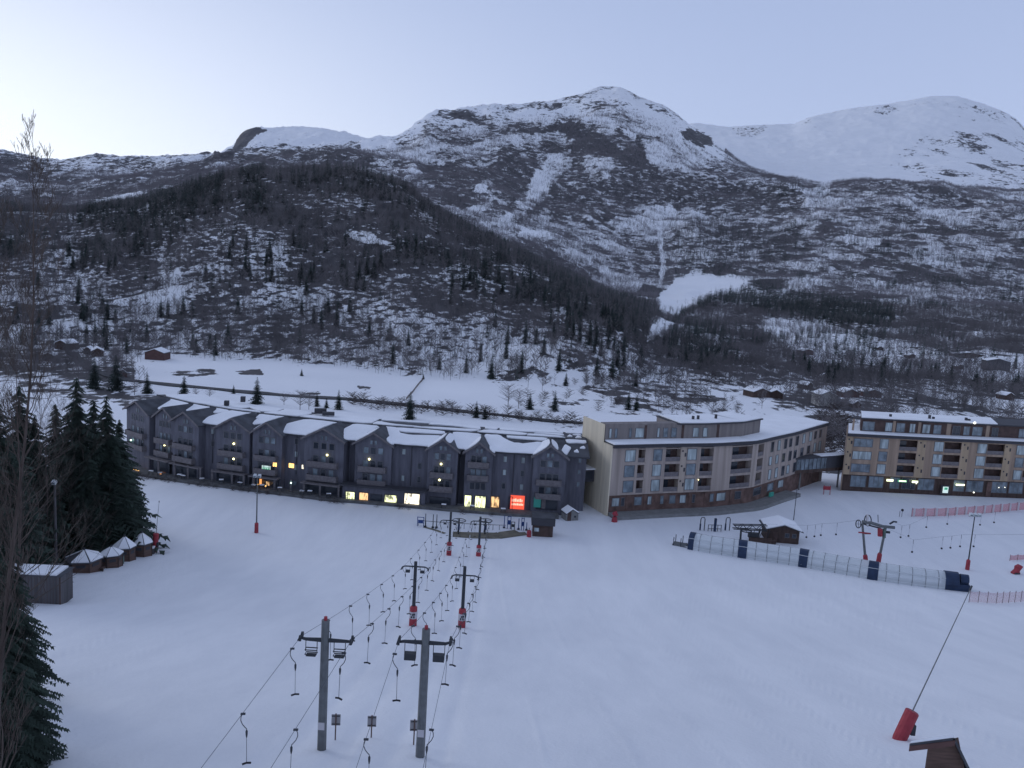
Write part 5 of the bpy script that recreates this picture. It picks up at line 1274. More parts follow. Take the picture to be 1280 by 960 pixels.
# gates and barriers at the lift foot
for px, base, top, w_, m_, lab in ((525.5,658,646,8,'blue_gate','blue barrier panel at the left end of the lift entrance'),(531.5,659,642,1.6,'tower_dark','dark gate post beside the blue barrier panel'),(541,660,643,1.6,'tower_dark','left post of the pair of gate posts with a dark foot'),(545.5,660,643,1.6,'tower_dark','right post of the pair of gate posts with a dark foot'),
        (630,660,644,1.6,'blue_gate','thin blue post left of the ticket gates'),(636,661,645,4,'blue_gate','tall blue ticket gate near the control hut'),(641,662,652,4,'tower_dark','low dark ticket reader between the blue gates'),(648,662,648,1.6,'blue_gate','slim blue post between two ticket gates'),(653,663,647,3,'blue_gate','tall blue gate closest to the control hut'),(658,663,653,2,'blue_gate','low blue barrier beside the control hut')):
    P = G(px, base); D = P.y; s1 = D/F_PX; T = W(px, top, D).z-P.z; w2 = max(.16, w_*s1); r = emp('entrance_gate', P, 0, lab, 'gate')
    q = MB()
    if w_ > 2:
        for sx in (-1, 1): q.tube([(sx*w2/2, 0, -.3), (sx*w2/2, 0, T)], .07, 6)
        for f in (.35, .65, .95): q.tube([(-w2/2, 0, T*f), (w2/2, 0, T*f)], .06, 6)
        q.build('frame', m_, r); q = MB(); q.box((0, .0, T*.5), (w2*.8, .05, T*.28)); q.build('panel', m_, r)
    else: q.tube([(0, 0, -.3), (0, 0, T)], [.10, .07], 6); q.build('post', m_, r); q = MB(); q.box((0, 0, .12), (.45, .45, .24)); q.build('foot', 'tower_dark', r)
def drape(name, pts, w, m, kind='structure', lift=.05, lab=None, sub=3.0):
    Ps = [G(*p) for p in pts]; L_ = []
    for a, b in zip(Ps[:-1], Ps[1:]):
        n = max(1, int((b-a).length/sub)); L_ += [a.lerp(b, i/n) for i in range(n)]
    L_.append(Ps[-1]); vs = []; 
    for i, p in enumerate(L_):
        d = (L_[min(i+1, len(L_)-1)]-L_[max(i-1, 0)]); d.z = 0; d.normalize(); n_ = Vector((-d.y, d.x, 0)); ww = w*(1+.15*math.sin(i*.7))
        for k in (-1, 0, 1): q = p+n_*ww*k; q.z = float(hgt(q.x, q.y))+lift; vs.append(q)
    q = MB(); q.add(vs, [(3*i+k, 3*i+k+1, 3*i+4+k, 3*i+3+k) for i in range(len(L_)-1) for k in (0, 1)]); o = q.build(name, m, None, Ps[0])
    if kind: o['kind'] = kind
    if lab: o['label'] = lab
    return o
drape('trodden_mat', [(566,668),(590,669.5),(622,669.5),(650,666)], 1.6, 'earth_mat', lab='bare brownish strip of ground at the lift entrance')
drape('trodden_mat', [(530,659),(545,663),(556,667)], .35, 'earth_mat', lab='thin bare edge left of the lift entrance')
drape('trodden_mat', [(620,671),(640,668),(658,667)], .8, 'earth_mat', lab='bare strip beside the control hut')
for pts, lab in (([(523,657),(560,660),(600,662),(632,663)], 'low rail barrier along the back of the lift entrance'),):
    Ps = [G(*p) for p in pts]; r = emp('rail_barrier', Ps[0], 0, lab, 'barrier'); q = MB(); q.tube([p+Vector((0, 0, 1.0)) for p in Ps], .05, 5); q.build('rail', 'tower_dark', r, Ps[0])
    q = MB()
    for a, b in zip(Ps[:-1], Ps[1:]):
        for k in range(4): c = a.lerp(b, k/4); q.tube([c-Vector((0, 0, .3)), c+Vector((0, 0, 1.0))], .045, 5)
    q.build('rail_posts', 'tower_dark', r, Ps[0])

# ------------------------------------------------------------------ huts
def gable_hut(name, px, base, wpx, hw, depth, rot, m_wall, lab, snow_side=2, D=None, roofh=.9, over=.35, door=True, cat='hut', snow=.22):
    P = G(px, base, 25) if D is None else ground_at(px, base, D); s1 = P.y/F_PX; w = wpx*s1; r = emp(name, P, rot, lab, cat)
    q = MB(); q.box((0, depth/2, hw/2-.3), (w, depth, hw+.6)); q.prism([(-w/2, .0, hw), (w/2, .0, hw), (0, .0, hw+roofh)], (0, depth, 0)); q.build('wall', m_wall, r)
    sl = roofh/(w/2)
    for s in (-1, 1):
        e = w/2+over; ze = hw-sl*over
        q = MB(); q.prism([(0, -over, hw+roofh+.01), (s*e, -over, ze+.01), (s*e, depth+over, ze+.01), (0, depth+over, hw+roofh+.01)], (0, 0, .12)); o = q.build('roof', 'bare_roof', r)
        if snow:
            q = MB(); f = .93; q.prism([(0, -over*.8, hw+roofh+.135), (s*e*f, -over*.8, hw+roofh-(hw+roofh-ze)*f+.135), (s*e*f, depth+over*.8, hw+roofh-(hw+roofh-ze)*f+.135), (0, depth+over*.8, hw+roofh+.135)], (0, 0, snow)); q.build('roof_snow', 'roof_snow', o)
    if door:
        q = MB(); q.box((-w*.25, -.03, 1.0), (min(.9, w*.3), .05, 2.0)); q.build('door', 'loggia_brown', r)
        for sx in ((.12, .34) if w > 3 else (.22,)):
            q = MB(); q.box((w*sx, -.03, hw*.6), (min(.8, w*.16), .05, hw*.32)); wo = q.build('window', 'window_frame', r); q = MB(); q.box((w*sx, -.06, hw*.6), (min(.65, w*.12), .02, hw*.26)); q.build('pane', 'dark_glass', wo)
    return r
# control hut with wider dark upper part
P = G(678, 671); r = emp('control_hut', P, 0, 'small dark control hut with a wide flat hood beside the lift entrance', 'hut')
q = MB(); q.box((0, 1.5, .9), (3.7, 3.0, 2.4)); q.build('wall', 'dark_wood', r); q = MB(); q.box((0, 1.4, 2.85), (4.3, 3.8, 1.3)); q.build('hood', 'charcoal_trim', r)
q = MB(); q.box((0, 1.4, 3.56), (4.2, 3.7, .1)); q.build('roof', 'bare_roof', r)
q = MB(); q.box((-1.15, -.03, 1.3), (.95, .05, .8)); wo = q.build('window', 'window_frame', r); q = MB(); q.box((-1.15, -.06, 1.3), (.8, .02, .65)); q.build('pane', 'curtain_glass', wo)
q = MB(); q.box((.6, -.02, 1.0), (.85, .05, 1.9)); q.build('door', 'loggia_brown', r)
P = G(661, 671); r = emp('padded_post', P, 0, 'dark red padded post left of the control hut', 'post'); q = MB(); q.tube([(0, 0, -.2), (0, 0, 1.1), (0, 0, 1.25)], [.4, .4, .25], 8); q.build('pad', 'red_pad', r); q = MB(); q.tube([(0, 0, 1.2), (0, 0, 1.7)], .06, 6); q.build('post', 'tower_dark', r)
gable_hut('lift_hut', 978, 679, 40, 2.6, 5.0, -.10, 'dark_wood', 'dark brown wooden lift hut with snow on its roof behind the conveyor tunnel', roofh=.9, over=.6)
# hexagonal cabins
def hex_hut(px, base, wpx, hw, rh, lab, rot, mw='hut_brown'):
    P = G(px, base); s1 = P.y/F_PX; R_ = wpx*s1/2; P = P+Vector((0, R_*.8, 0)); P.z = float(hgt(P.x, P.y)); r = emp('grill_cabin', P, rot, lab, 'cabin', None)
    c6 = [(R_*math.cos(k*math.pi/3), R_*math.sin(k*math.pi/3)) for k in range(6)]
    q = MB(); q.prism([(x, y, -.5) for x, y in c6], (0, 0, hw+.5)); q.build('wall', mw, r)
    q = MB()
    for k in range(6):
        a, b = c6[k], c6[(k+1) % 6]; q.prism([(a[0]*1.16, a[1]*1.16, hw-.1), (b[0]*1.16, b[1]*1.16, hw-.1), (0, 0, hw+rh)], (0, 0, .08))
    o = q.build('roof', 'bare_roof', r); q = MB()
    for k in range(6):
        if k == 3 and px < 100: continue
        a, b = Vector((*c6[k], 0)), Vector((*c6[(k+1) % 6], 0)); m_ = (a+b)/2; aa = a.lerp(m_, .10)*1.12; bb = b.lerp(m_, .10)*1.12; z_ = hw-.1+.09+rh*.04; tt = Vector((0, 0, 0)).lerp(m_, .07)
        q.prism([(aa.x, aa.y, z_+.02), (bb.x, bb.y, z_+.02), (tt.x, tt.y, hw+rh*.95+.07)], (0, 0, .14))
    q.build('roof_snow', 'roof_snow', o)
    q = MB(); q.tube([(0, 0, hw+rh), (0, 0, hw+rh+.35)], .16, 6); q.build('smoke_vent', 'tower_dark', r)
    for k in (3, 4, 5):
        a, b = c6[k], c6[(k+1) % 6]; m_ = ((a[0]+b[0])/2*1.012, (a[1]+b[1])/2*1.012); an = math.atan2(b[1]-a[1], b[0]-a[0]); q = MB(); q.box((m_[0], m_[1], hw*.68), (R_*.55, .06, hw*.22), an); wo = q.build('window', 'charcoal_trim', r)
    for x, y in c6: q = MB(); q.tube([(x*1.0, y*1.0, -.4), (x*1.0, y*1.0, hw)], .07, 5); q.build('corner_post', 'dark_wood', r)
    
hex_hut(97, 716, 42, 1.75, 1.0, 'largest and nearest hexagonal wooden cabin with a low snowy roof', .25)
hex_hut(134, 710, 27, 1.8, .9, 'second hexagonal cabin, beside the largest one, with a half-bare roof', .6)
hex_hut(151, 702, 26, 2.0, 1.35, 'third hexagonal cabin with a steep pointed snowy roof', .35)
hex_hut(173, 696, 25, 2.0, 1.35, 'farthest hexagonal cabin with a pointed snowy roof under spruce branches', .1)
P = G(120, 714); r = emp('cabin_bench', P, .3, 'low timber bench in front of the second hexagonal cabin', 'bench'); q = MB(); q.box((0, 0, .45), (2.2, .5, .1)); q.build('seat', 'hut_brown', r)
for sx in (-.8, .8): q = MB(); q.box((sx, 0, .1), (.15, .4, .6)); q.build('leg', 'dark_wood', r)
P = G(150, 705); r = emp('waste_bin', P, 0, 'grey-green waste bin between the second and third hexagonal cabins', 'bin'); q = MB(); q.box((0, 0, .5), (.8, .8, 1.2)); q.build('body', 'green_detail', r, bevel=.0); q = MB(); q.box((0, 0, 1.15), (.9, .9, .12)); q.build('lid', 'tower_dark', r)
P = G(186, 692); r = emp('crate_stack', P, .2, 'low grey crate beside the farthest hexagonal cabin', 'crate'); q = MB(); q.box((0, 0, .4), (1.6, 1.0, 1.0)); q.build('crate', 'weathered_planks', r); q = MB(); q.box((0, 0, .97), (1.6, 1.0, .12)); q.build('snow_cap', 'roof_snow', r)
# plank shed
P = G(58, 755); w = 6.4; r = emp('plank_shed', P+Vector((-1.75, 0, 0)), .05, 'weathered grey plank shed with a flat snowy top at the left', 'shed')
q = MB(); q.box((0, 1.3, 1.35), (w, 2.6, 3.4)); q.build('wall', 'weathered_planks', r); q = MB(); q.box((0, 1.3, 3.09), (w+.3, 2.9, .08)); q.build('roof', 'bare_roof', r)
q = MB(); q.box((-.1, 1.3, 3.23), (w*.9, 2.5, .2)); q.build('roof_snow', 'roof_snow', r); q = MB(); q.box((w/2-.05, -.04, 1.3), (.14, .08, 3.3)); q.build('corner_post', 'dark_wood', r)
q = MB()
for k in range(20): q.box((-w/2+.32*k+.2, -.012, 1.35), (.03, .02, 3.2))
q.build('battens', 'dark_wood', r)
# hut cut by the lower right corner
D = 38.5; a = W(1137, 929.5, D); b = W(1194, 922.5, D); c = W(1215, 966, D); g = float(hgt(b.x, D)); P = Vector((b.x, D, g)); r = emp('brown_hut', P, 0, 'brown hut cut by the lower edge, its snowy roof dropping steeply on the right', 'hut')
wl = W(1159, 940, D+.3); wr = W(1196, 935, D+.3); wr2 = W(1207, 968, D+.3)
q = MB(); zb = g-1; q.prism([(wl.x, D+.3, zb), (wr2.x, D+.3, zb), (wr2.x, D+.3, wr2.z), (wr.x, D+.3, b.z-.12), (wl.x, D+.3, a.z-.2)], (1.1, 1.9, -1.4)); q.build('wall', 'hut_brown', r, P)
nrm_ = Vector((0, 0, -.13)); bk = Vector((1.28, 2.2, -1.6)); q = MB(); q.prism([a, b, b+bk, a+bk], (0, 0, -.12)); q.build('roof', 'bare_roof', r, P)
q = MB(); q.prism([b, c, c+bk, b+bk], (-.12, 0, -.03)); q.build('roof', 'bare_roof', r, P)
q = MB(); q.prism([a+Vector((0, -.05, -.12)), b+Vector((0, -.05, -.12)), b+Vector((0, -.05, -.40)), a+Vector((0, -.05, -.40))], (0, .04, 0)); q.build('fascia', 'red_wood', r, P)
q = MB(); q.prism([a+Vector((.05, .02, .01)), b+Vector((-.05, .02, .01)), b+Vector((-.05, 0, .01))+bk, a+Vector((.05, 0, .01))+bk], (0, 0, .13)); q.build('roof_snow', 'roof_snow', r, P)

# ------------------------------------------------------------------ poles, lamps, lances
def lamp_post(px, base, top, heads, lab, pad=None, m='tower_dark', rr_=.1, lean=0.0):
    P = G(px, base); D = P.y; h = W(px, top, D).z-P.z; r = emp('floodlight_mast', P, 0, lab, 'lamp post')
    q = MB(); q.tube([(0, 0, -.5), (lean, 0, h)], [rr_*1.3, rr_*.8], 8); q.build('mast', m, r)
    if heads:
        q = MB(); q.tube([(-.35*heads+lean, 0, h), (.35*heads+lean, 0, h)], .05, 5); q.build('crossbar', m, r)
        for k in range(heads):
            x = lean+(k-(heads-1)/2)*.75; q = MB(); q.prism([(x-.28, -.25, h+.05), (x+.28, -.25, h+.05), (x+.24, .2, h+.30), (x-.24, .2, h+.30)], (0, -.14, .36)); o = q.build('floodlight', 'lamp_housing', r)
            q = MB(); q.prism([(x-.22, -.405, h+.15), (x+.22, -.405, h+.15), (x+.2, -.39, h+.38), (x-.2, -.39, h+.38)], (0, -.02, .0)); q.build('lens', 'pale_glass', o)
    if pad:
        z1 = W(px, pad, D).z-P.z; q = MB(); q.tube([(0, 0, 0), (0, 0, z1*.9), (0, 0, z1)], [.36, .34, .15], 8); q.build('base_pad', 'red_pad', r)
    return r
lamp_post(320.5, 666, 597, 2, 'floodlight mast with two pale heads and a red padded foot on the left piste', 653, 'galvanised', .11)
lamp_post(1209, 712, 645, 3, 'floodlight mast with three heads and a red padded foot on the right piste', 699)
lamp_post(70, 712, 606, 1, 'weathered pale pole with a small lamp between the shed and the cabins', None, 'weathered_planks', .17)
lamp_post(992, 650, 612, 0, 'thin bare pole behind the dark brown lift hut', None, 'tower_dark', .07)
def snow_lance(px, base, px2, top, padpx, lab, pr=.45, lr=.05, D2=0, mp='red_pad'):
    P = G(px, base); D = P.y; T = W(px2, top, D+D2); d = T-P; L_ = d.length; dn = d.normalized(); r = emp('snow_lance', P, 0, lab, 'snow lance')
    pl = padpx*D/F_PX*1.1; q = MB(); q.tube([(0, 0, -.15), dn*.05, dn*pl*.97, dn*pl], [pr, pr, pr, pr*.85], 12); q.build('foot_pad', mp, r)
    q = MB(); q.tube([dn*pl*.9, d*.995], [lr*1.3, lr*.7], 6); q.build('lance', 'galvanised', r)
    q = MB(); q.tube([d*.97, d], [lr*2.0, lr*1.8], 6); q.build('nozzle_head', 'tower_dark', r)
    q = MB(); q.box(dn*pl*.5+Vector((pr*.9, -.15, -.2)), (.28, .3, .7)); q.build('valve_box', 'tower_dark', r)
    return r
snow_lance(1124, 924, 1215, 732, 38, 'leaning snow lance with a fat red padded foot near the brown hut', .44, .035, 1.0)
snow_lance(193, 690, 199, 626, 23, 'thin snow lance with a red and white padded foot beside the cabins', .42, .035)
P = G(193, 690); q = MB()
r = emp('padded_block', P+Vector((-1.0, -.2, 0)), .2, 'pale padded block in the snow under the thin lance beside the cabins', 'pad'); q.box((0, 0, .25), (1.2, .7, .7)); q.build('block', 'white_pad', r)
# fan gun by the cream wall, red trestle, small shed, padded machine at the right edge
P = G(768, 652); r = emp('fan_snow_gun', P, 0, 'pinkish-red covered snow gun by the corner of the cream-walled hotel', 'snow gun')
q = MB(); q.tube([(0, 0, -.2), (0, 0, .3), (0, 0, 1.0)], [.65, .6, .38], 10); q.build('base_cover', 'red_pad', r); q = MB(); q.tube([(-.35, 0, 1.35), (-.1, 0, 1.55), (.45, 0, 1.75)], [.38, .5, .48], 10); q.build('fan_cover', 'red_pad', r); q = MB(); q.tube([(0, 0, .9), (0, 0, 1.4)], .12, 6); q.build('neck', 'tower_dark', r)
P = G(1033, 618); r = emp('red_trestle', P, 0, 'red trestle barrier under the covered footbridge', 'barrier')
for sx in (-.75, .75): q = MB(); q.tube([(sx, -.2, -.1), (sx, .1, 2.2)], .09, 5); q.build('leg', 'red_pad', r)
q = MB(); q.box((0, .05, 1.55), (1.8, .12, .9)); q.build('panel', 'red_pad', r)
gable_hut('ticket_booth', 715, 651, 17, 1.4, 2.4, .35, 'concrete', 'little grey booth under snow against the right end of the dark hotel', roofh=.8, over=.15)
P = G(1273, 718); r = emp('covered_snow_gun', P, .2, 'red covered machine shaped like an hourglass at the right edge', 'snow gun')
q = MB(); q.prism([(-.95, 0, 0), (.45, 0, 0), (.25, 0, .55), (.85, 0, 1.35), (.35, 0, 1.65), (-.35, 0, 1.35), (-.35, 0, .75), (-.95, 0, .25)], (0, .8, 0)); q.build('cover', 'red_pad', r, bevel=.05)
q = MB(); q.box((-.3, -.05, .15), (1.1, .06, .25)); q.build('skid', 'tower_dark', r)

# ------------------------------------------------------------------ covered conveyor
cpts = [G(858, 683), G(893, 689.5), G(928, 694.5), G(966, 700), G(1004, 706), G(1046, 713.5), G(1090, 722), G(1135, 729), G(1178, 734.5)]
cum = [0]
for a_, b_ in zip(cpts[:-1], cpts[1:]): cum.append(cum[-1]+(b_-a_).length)
LT = cum[-1]
def ct(s_):
    i = min(len(cum)-2, max(0, int(np.searchsorted(cum, s_)-1))); t = (s_-cum[i])/(cum[i+1]-cum[i]); p = cpts[i].lerp(cpts[i+1], t); p.z = float(hgt(p.x, p.y)); return p
def ctf(s_): a = ct(max(0, s_-1.5)); b = ct(min(LT, s_+1.5)); e = (b-a).normalized(); return ct(s_), e, Vector((e.y, -e.x, 0)).normalized()
RW, RH, BASEH = 1.6, 1.6, 1.15
def arch(s_, k=1.0, n=10):
    p, e, nn = ctf(s_); out = [p+nn*RW*k+Vector((0, 0, -.2))]
    for i in range(n+1): a = math.pi*i/n; out.append(p+nn*RW*k*math.cos(a)+Vector((0, 0, BASEH+RH*k*math.sin(a))))
    out.append(p-nn*RW*k+Vector((0, 0, -.2))); return out
def shell(mb, s0, s1, k=1.0, n=None):
    n = n or max(1, int((s1-s0)/1.0)); vs = []; m_ = 13
    for i in range(n+1): vs += arch(s0+(s1-s0)*i/n, k)
    mb.add(vs, [(i*m_+j, i*m_+j+1, (i+1)*m_+j+1, (i+1)*m_+j) for i in range(n) for j in range(m_-1)])
og = ct(LT*.5); cv = emp('covered_conveyor', og, 0, 'long transparent tunnel over a ski conveyor with dark blue bands', 'conveyor tunnel')
def s_of(px):
    return float(min(np.arange(0, LT, .25), key=lambda s_: abs(proj(*ct(s_))[0]-px)))
bands = [(861, 868), (922, 933), (998, 1010), (1084, 1097)]
bs = [(s_of(a), s_of(b)) for a, b in bands]
prev = 0.2
secs = []
for a, b in bs: secs.append((prev, a)); prev = b
secs.append((prev, LT))
for a, b in secs:
    if b-a > .3: q = MB(); shell(q, a, b); q.build('cover_panel', 'clear_plastic', cv, og, True)
s_ = .6
rib_me = 0
while s_ < LT:
    if not any(a-.2 < s_ < b+.2 for a, b in bs):
        q = MB(); A_ = arch(s_-.04, 1.015); B_ = arch(s_+.04, 1.015); n = len(A_); q.add(A_+B_, [(i, i+1, n+i+1, n+i) for i in range(n-1)])
        q.build('rib', 'galvanised', cv, og)
    s_ += 1.9
for a, b in bs: q = MB(); shell(q, a, b, 1.035, 3); q.build('navy_band', 'navy', cv, og, True)
q = MB(); Ls = [ct(s_)+Vector((0, 0, .35)) for s_ in np.linspace(0, LT, 30)]
vs = []
for s_ in np.linspace(0, LT, 40): p, e, nn = ctf(s_); vs += [p+nn*.4+Vector((0, 0, .30)), p-nn*.4+Vector((0, 0, .30))]
q.add(vs, [(2*i, 2*i+1, 2*i+3, 2*i+2) for i in range(39)]); q.build('belt', 'belt_black', cv, og)
for side in (-1, 1):
    q = MB(); q.tube([ctf(s_)[0]+ctf(s_)[2]*side*1.05+Vector((0, 0, .95)) for s_ in np.linspace(0, LT, 40)], .05, 5); q.build('side_rail', 'galvanised', cv, og)
q = MB(); q.tube([ctf(s_)[0]+ctf(s_)[2]*(RW*.86)+Vector((0, 0, BASEH+RH*.56)) for s_ in np.linspace(0, LT, 40)], .05, 5); q.build('highlight_strip', 'lamp_housing', cv, og)  # pale strip modelled in place of the sky's highlight on the cover
q = MB(); q.tube([ctf(s_)[0]+ctf(s_)[2]*(RW*1.0)+Vector((0, 0, BASEH*.45)) for s_ in np.linspace(0, LT, 40)], .05, 5); q.build('highlight_strip', 'lamp_housing', cv, og)  # second, lower strip: a highlight put into shape and colour
# end module: navy housing with two domes
pE, eE, nE = ctf(LT); q = MB(); vs = []
def endshell(s0, s1, k, zc=0):
    out = []
    for s_ in (s0, s1): 
        out.append([pE+eE*s_+nE*RW*k*math.cos(math.pi*i/10)+Vector((0, 0, zc+RH*k*math.sin(math.pi*i/10))) for i in range(11)])
    q.add(out[0]+out[1], [(i, i+1, 12+i, 11+i) for i in range(10)]+[tuple(range(11)), tuple(range(11, 22))])
endshell(0, 2.0, 1.06, BASEH); 
fr = (pE-nE*1.15, eE, nE, 1)
pF = Vector((pE.x, pE.y, 0)); fbox(q, (pF, eE, nE, 1), 0.0, 3.6, -1.35, 1.35, float(pE.z)-.6, float(pE.z)+BASEH+.15)
q.build('drive_housing', 'navy', cv, og)
q = MB(); endshell(2.3, 3.5, .62, BASEH+.5); fbox(q, (pF, eE, nE, 1), 2.3, 3.5, -.8, .8, float(pE.z)+BASEH, float(pE.z)+BASEH+.52); q.build('end_dome', 'navy', cv, og)
p0, e0_, n0 = ctf(0); q = MB(); fbox(q, (Vector((p0.x, p0.y, 0)), e0_, n0, 1), -2.4, 0, -.9, .9, float(p0.z)-.3, float(p0.z)+.3); q.build('entry_platform', 'galvanised', cv, og)
for x, y in ((-2.2, -.9), (-2.2, .9), (-.9, .9), (-.9, -.9)): q = MB(); q.tube([p0+e0_*x+n0*y, p0+e0_*x+n0*y+Vector((0, 0, 1.6))], .07, 5); q.build('entry_post', 'tower_dark', cv, og)

# ------------------------------------------------------------------ button lift station and its wheel frame
for px, lab in ((877.5, 'left tall narrow hoop at the button lift start'), (909, 'right tall narrow hoop at the button lift start')):
    P = G(px, 663); r = emp('hoop_gate', P, .1, lab, 'gate'); q = MB(); w_ = .42; h_ = 2.6; q.tube([(-w_, 0, -.3), (-w_, 0, h_-.35), (-w_*.6, 0, h_), (w_*.6, 0, h_), (w_, 0, h_-.35), (w_, 0, -.3)], .09, 6); q.build('hoop', 'tower_dark', r)
    q = MB(); q.box((-w_, 0, .7), (.22, .3, 1.3)); q.build('post_pad', 'navy', r)
P = G(893, 664); r = emp('ticket_gate', P, .1, 'low ticket gate with a dark reader post between the two hoops', 'gate')
q = MB(); [q.tube([(x, 0, -.2), (x, 0, 1.3)], .07, 5) for x in (-1.3, -.6, .6, 1.3)]; [q.tube([(-1.3, 0, z), (1.3, 0, z)], .06, 5) for z in (.5, 1.25)]; q.build('turnstile', 'tower_dark', r); q = MB(); q.box((0, -.1, 1.3), (.42, .35, 2.6)); q.build('reader_post', 'navy', r)
P = G(934, 677); D = P.y; Z = P.z; r = emp('button_lift_station', P, 0, 'dark steel trussed drive station of the button lift beside the brown hut', 'lift station')
s1 = D/F_PX; X = lambda px: (px-934)*s1; q = MB(); za, zb = 3.1, 2.2; xs = [X(914)+i*(X(957)-X(914))/7 for i in range(8)]
for y in (-.4, .4):
    q.tube([(xs[0], y, za), (xs[-1], y, za+.3)], .10, 5); q.tube([(xs[0], y, zb+.2), (xs[-1], y, zb+.2)], .10, 5)
    for i in range(7): q.tube([(xs[i], y, zb+.2), (xs[i+1], y, za+.2)] if i % 2 else [(xs[i], y, za+.1), (xs[i+1], y, zb+.2)], .07, 4)
q.build('truss', 'tower_dark', r)
for x, dx in ((X(924.5), .1), (X(949), -.5)): q = MB(); q.tube([(x+dx, 0, -.5), (x, 0, zb+.3)], [.2, .16], 6); q.build('leg', 'tower_dark', r)
q = MB(); q.tube([(X(931)+1.0*math.cos(a), 1.0*math.sin(a), zb-.1) for a in np.linspace(0, 6.283, 17)], .10, 5, False); [q.tube([(X(931), 0, zb-.1), (X(931)+math.cos(a), math.sin(a), zb-.1)], .05, 4) for a in (0, 1.57, 3.14, 4.71)]; q.build('drive_wheel', 'tower_dark', r)
q = MB(); q.box((X(941), 0, 1.3), (1.8, 1.0, .9)); q.build('motor_housing', 'tower_dark', r); q = MB(); q.box((X(952), -.6, .5), (5.0, .5, 1.1)); q.build('low_wall', 'dark_wood', r)
for sx in (-.8, .6, 2.0): q = MB(); q.tube([(X(944)+sx, -.3, .9), (X(944)+sx+.5, -.3, zb+.3)], .06, 4); q.build('brace', 'tower_dark', r)
# wheel frame on two leaning legs behind the tunnel
Dt = G(1090, 722).y+5.5; gz = lambda x: float(hgt(x, Dt)); w_ = lambda px, py: W(px, py, Dt)
o_ = w_(1090, 700); o_.z = gz(o_.x); r = emp('wheel_frame', o_, 0, 'steel wheel frame of the button lift on two red-footed leaning legs', 'lift station')
def bt(nm, pts, rr_, m, n=6, dy=0):
    q = MB(); q.tube([w_(*p)+Vector((0, dy, 0)) for p in pts], rr_, n); return q.build(nm, m, r, o_)
for (a, b, pz) in (((1078,655), (1082.5,708), (1081.5,693)), ((1107,660), (1097,708), (1100,691))):
    l = bt('leg', [a, b], [.20, .24], 'galvanised', 8); q = MB(); A_, B_ = w_(*pz), w_(*b); q.tube([A_, A_.lerp(B_, .12), B_], [.25, .38, .40], 10); q.build('foot_pad', 'red_pad', l, o_)
bt('beam', [(1078,652), (1090,654), (1103,658), (1118,659.5)], .30, 'galvanised'); bt('beam', [(1080,656), (1103,662)], .14, 'tower_dark', dy=.7)
q = MB(); [q.tube([w_(1084.8+4.2*math.cos(a), 650.5+7*math.sin(a)) for a in np.linspace(.3, 2*math.pi+.3, 15)], .10, 5, False)]; q.build('safety_hoop', 'tower_dark', r, o_)
q = MB(); q.tube([w_(1073+3.2*math.cos(a), 655+5*math.sin(a)) for a in np.linspace(0, 6.283, 15)], .09, 5, False); q.tube([w_(1069.8, 655), w_(1076.2, 655)], .04, 4); q.tube([w_(1073, 650), w_(1073, 660)], .04, 4); q.build('rope_wheel', 'tower_dark', r, o_)
bt('motor', [(1100,661), (1100,670)], .42, 'red_pad', 8); bt('gearbox', [(1105.5,661), (1105,672)], .30, 'green_detail', 8); bt('platform', [(1072,664.5), (1087,666)], .14, 'red_pad', dy=-.4)
bt('arm', [(1112,655), (1117,652), (1121,652.5)], .16, 'tower_dark'); bt('arm', [(1108,665), (1112,665.5)], .25, 'tower_dark'); bt('aerial', [(1097.4,643.5), (1097.8,653)], .06, 'tower_dark'); bt('platform', [(1081,667), (1088,667)], .14, 'green_detail')
bt('guard_panel', [(1084,643), (1084,657)], .24, 'white_pad', 4)
# button hangers and their rope
def button_line(pts, nm, extra, lab):
    Ps = []
    for i, (px, py) in enumerate(pts):
        g_ = G(px, py+9); P = W(px, py, g_.y); P.z = max(P.z, g_.z+.7); Ps.append(P)
    top = [p+Vector((0, 0, 2.3)) for p in Ps]
    line = ([extra[0]] if extra[0] else [])+top+([extra[1]] if extra[1] else [])
    q = MB(); q.tube(line, .014, 4); o = q.build('button_rope', 'rope_steel', None, line[0]); label(o, lab, 'rope')
    ordn = ['first', 'second', 'third', 'fourth', 'fifth', 'sixth']
    for i, (p, t) in enumerate(zip(Ps, top)):
        r = emp('button_hanger', p, 0, ordn[i]+' small button from the left '+nm, 'button hanger', 'button hangers of the small lift')
        q = MB(); q.tube([(0, 0, 2.3), (.02, 0, 1.5)], .035, 4); q.tube([(.02, 0, 1.5), (0, 0, .1)], .014, 4); q.build('pole', 'hanger_steel', r)
        q = MB(); q.tube([(0, 0, -.12), (0, 0, .10), (0, 0, .18)], [.17, .19, .07], 8); q.build('button', 'crossbar_black', r)
bwp = w_(1118, 653)
button_line([(1008,671.5),(1018,670.5),(1026,669),(1045,668)], 'between the brown hut and the wheel frame', (W(957, 655, G(957,677).y), w_(1074, 650)), 'thin rope between the trussed station and the wheel frame')
button_line([(1125.7,671.6),(1135.6,670),(1157.8,659),(1184,655),(1225,656),(1242.5,653)], 'on the far rope right of the wheel frame', (bwp, W(1300, 640, 150)), 'thin far rope climbing right from the wheel frame')
button_line([(1140,690),(1177,685.6),(1188,684.7),(1200,683),(1217,683)], 'on the near rope left of the right floodlight mast', (w_(1112, 662), W(1300, 668, 125)), 'thin near rope climbing right from the wheel frame')
P = G(1127, 646); r = emp('marker_post', P, 0, 'dark round-headed marker post left of the pink net', 'marker post'); q = MB(); q.tube([(-.5, 0, -.2), (-.5, 0, 1.3)], .05, 5); q.tube([(0, 0, -.2), (0, 0, 1.3)], .05, 5); q.build('post', 'tower_dark', r); q = MB(); q.sphere((0, 0, 1.5), .3); q.build('head', 'crossbar_black', r, smooth=True)

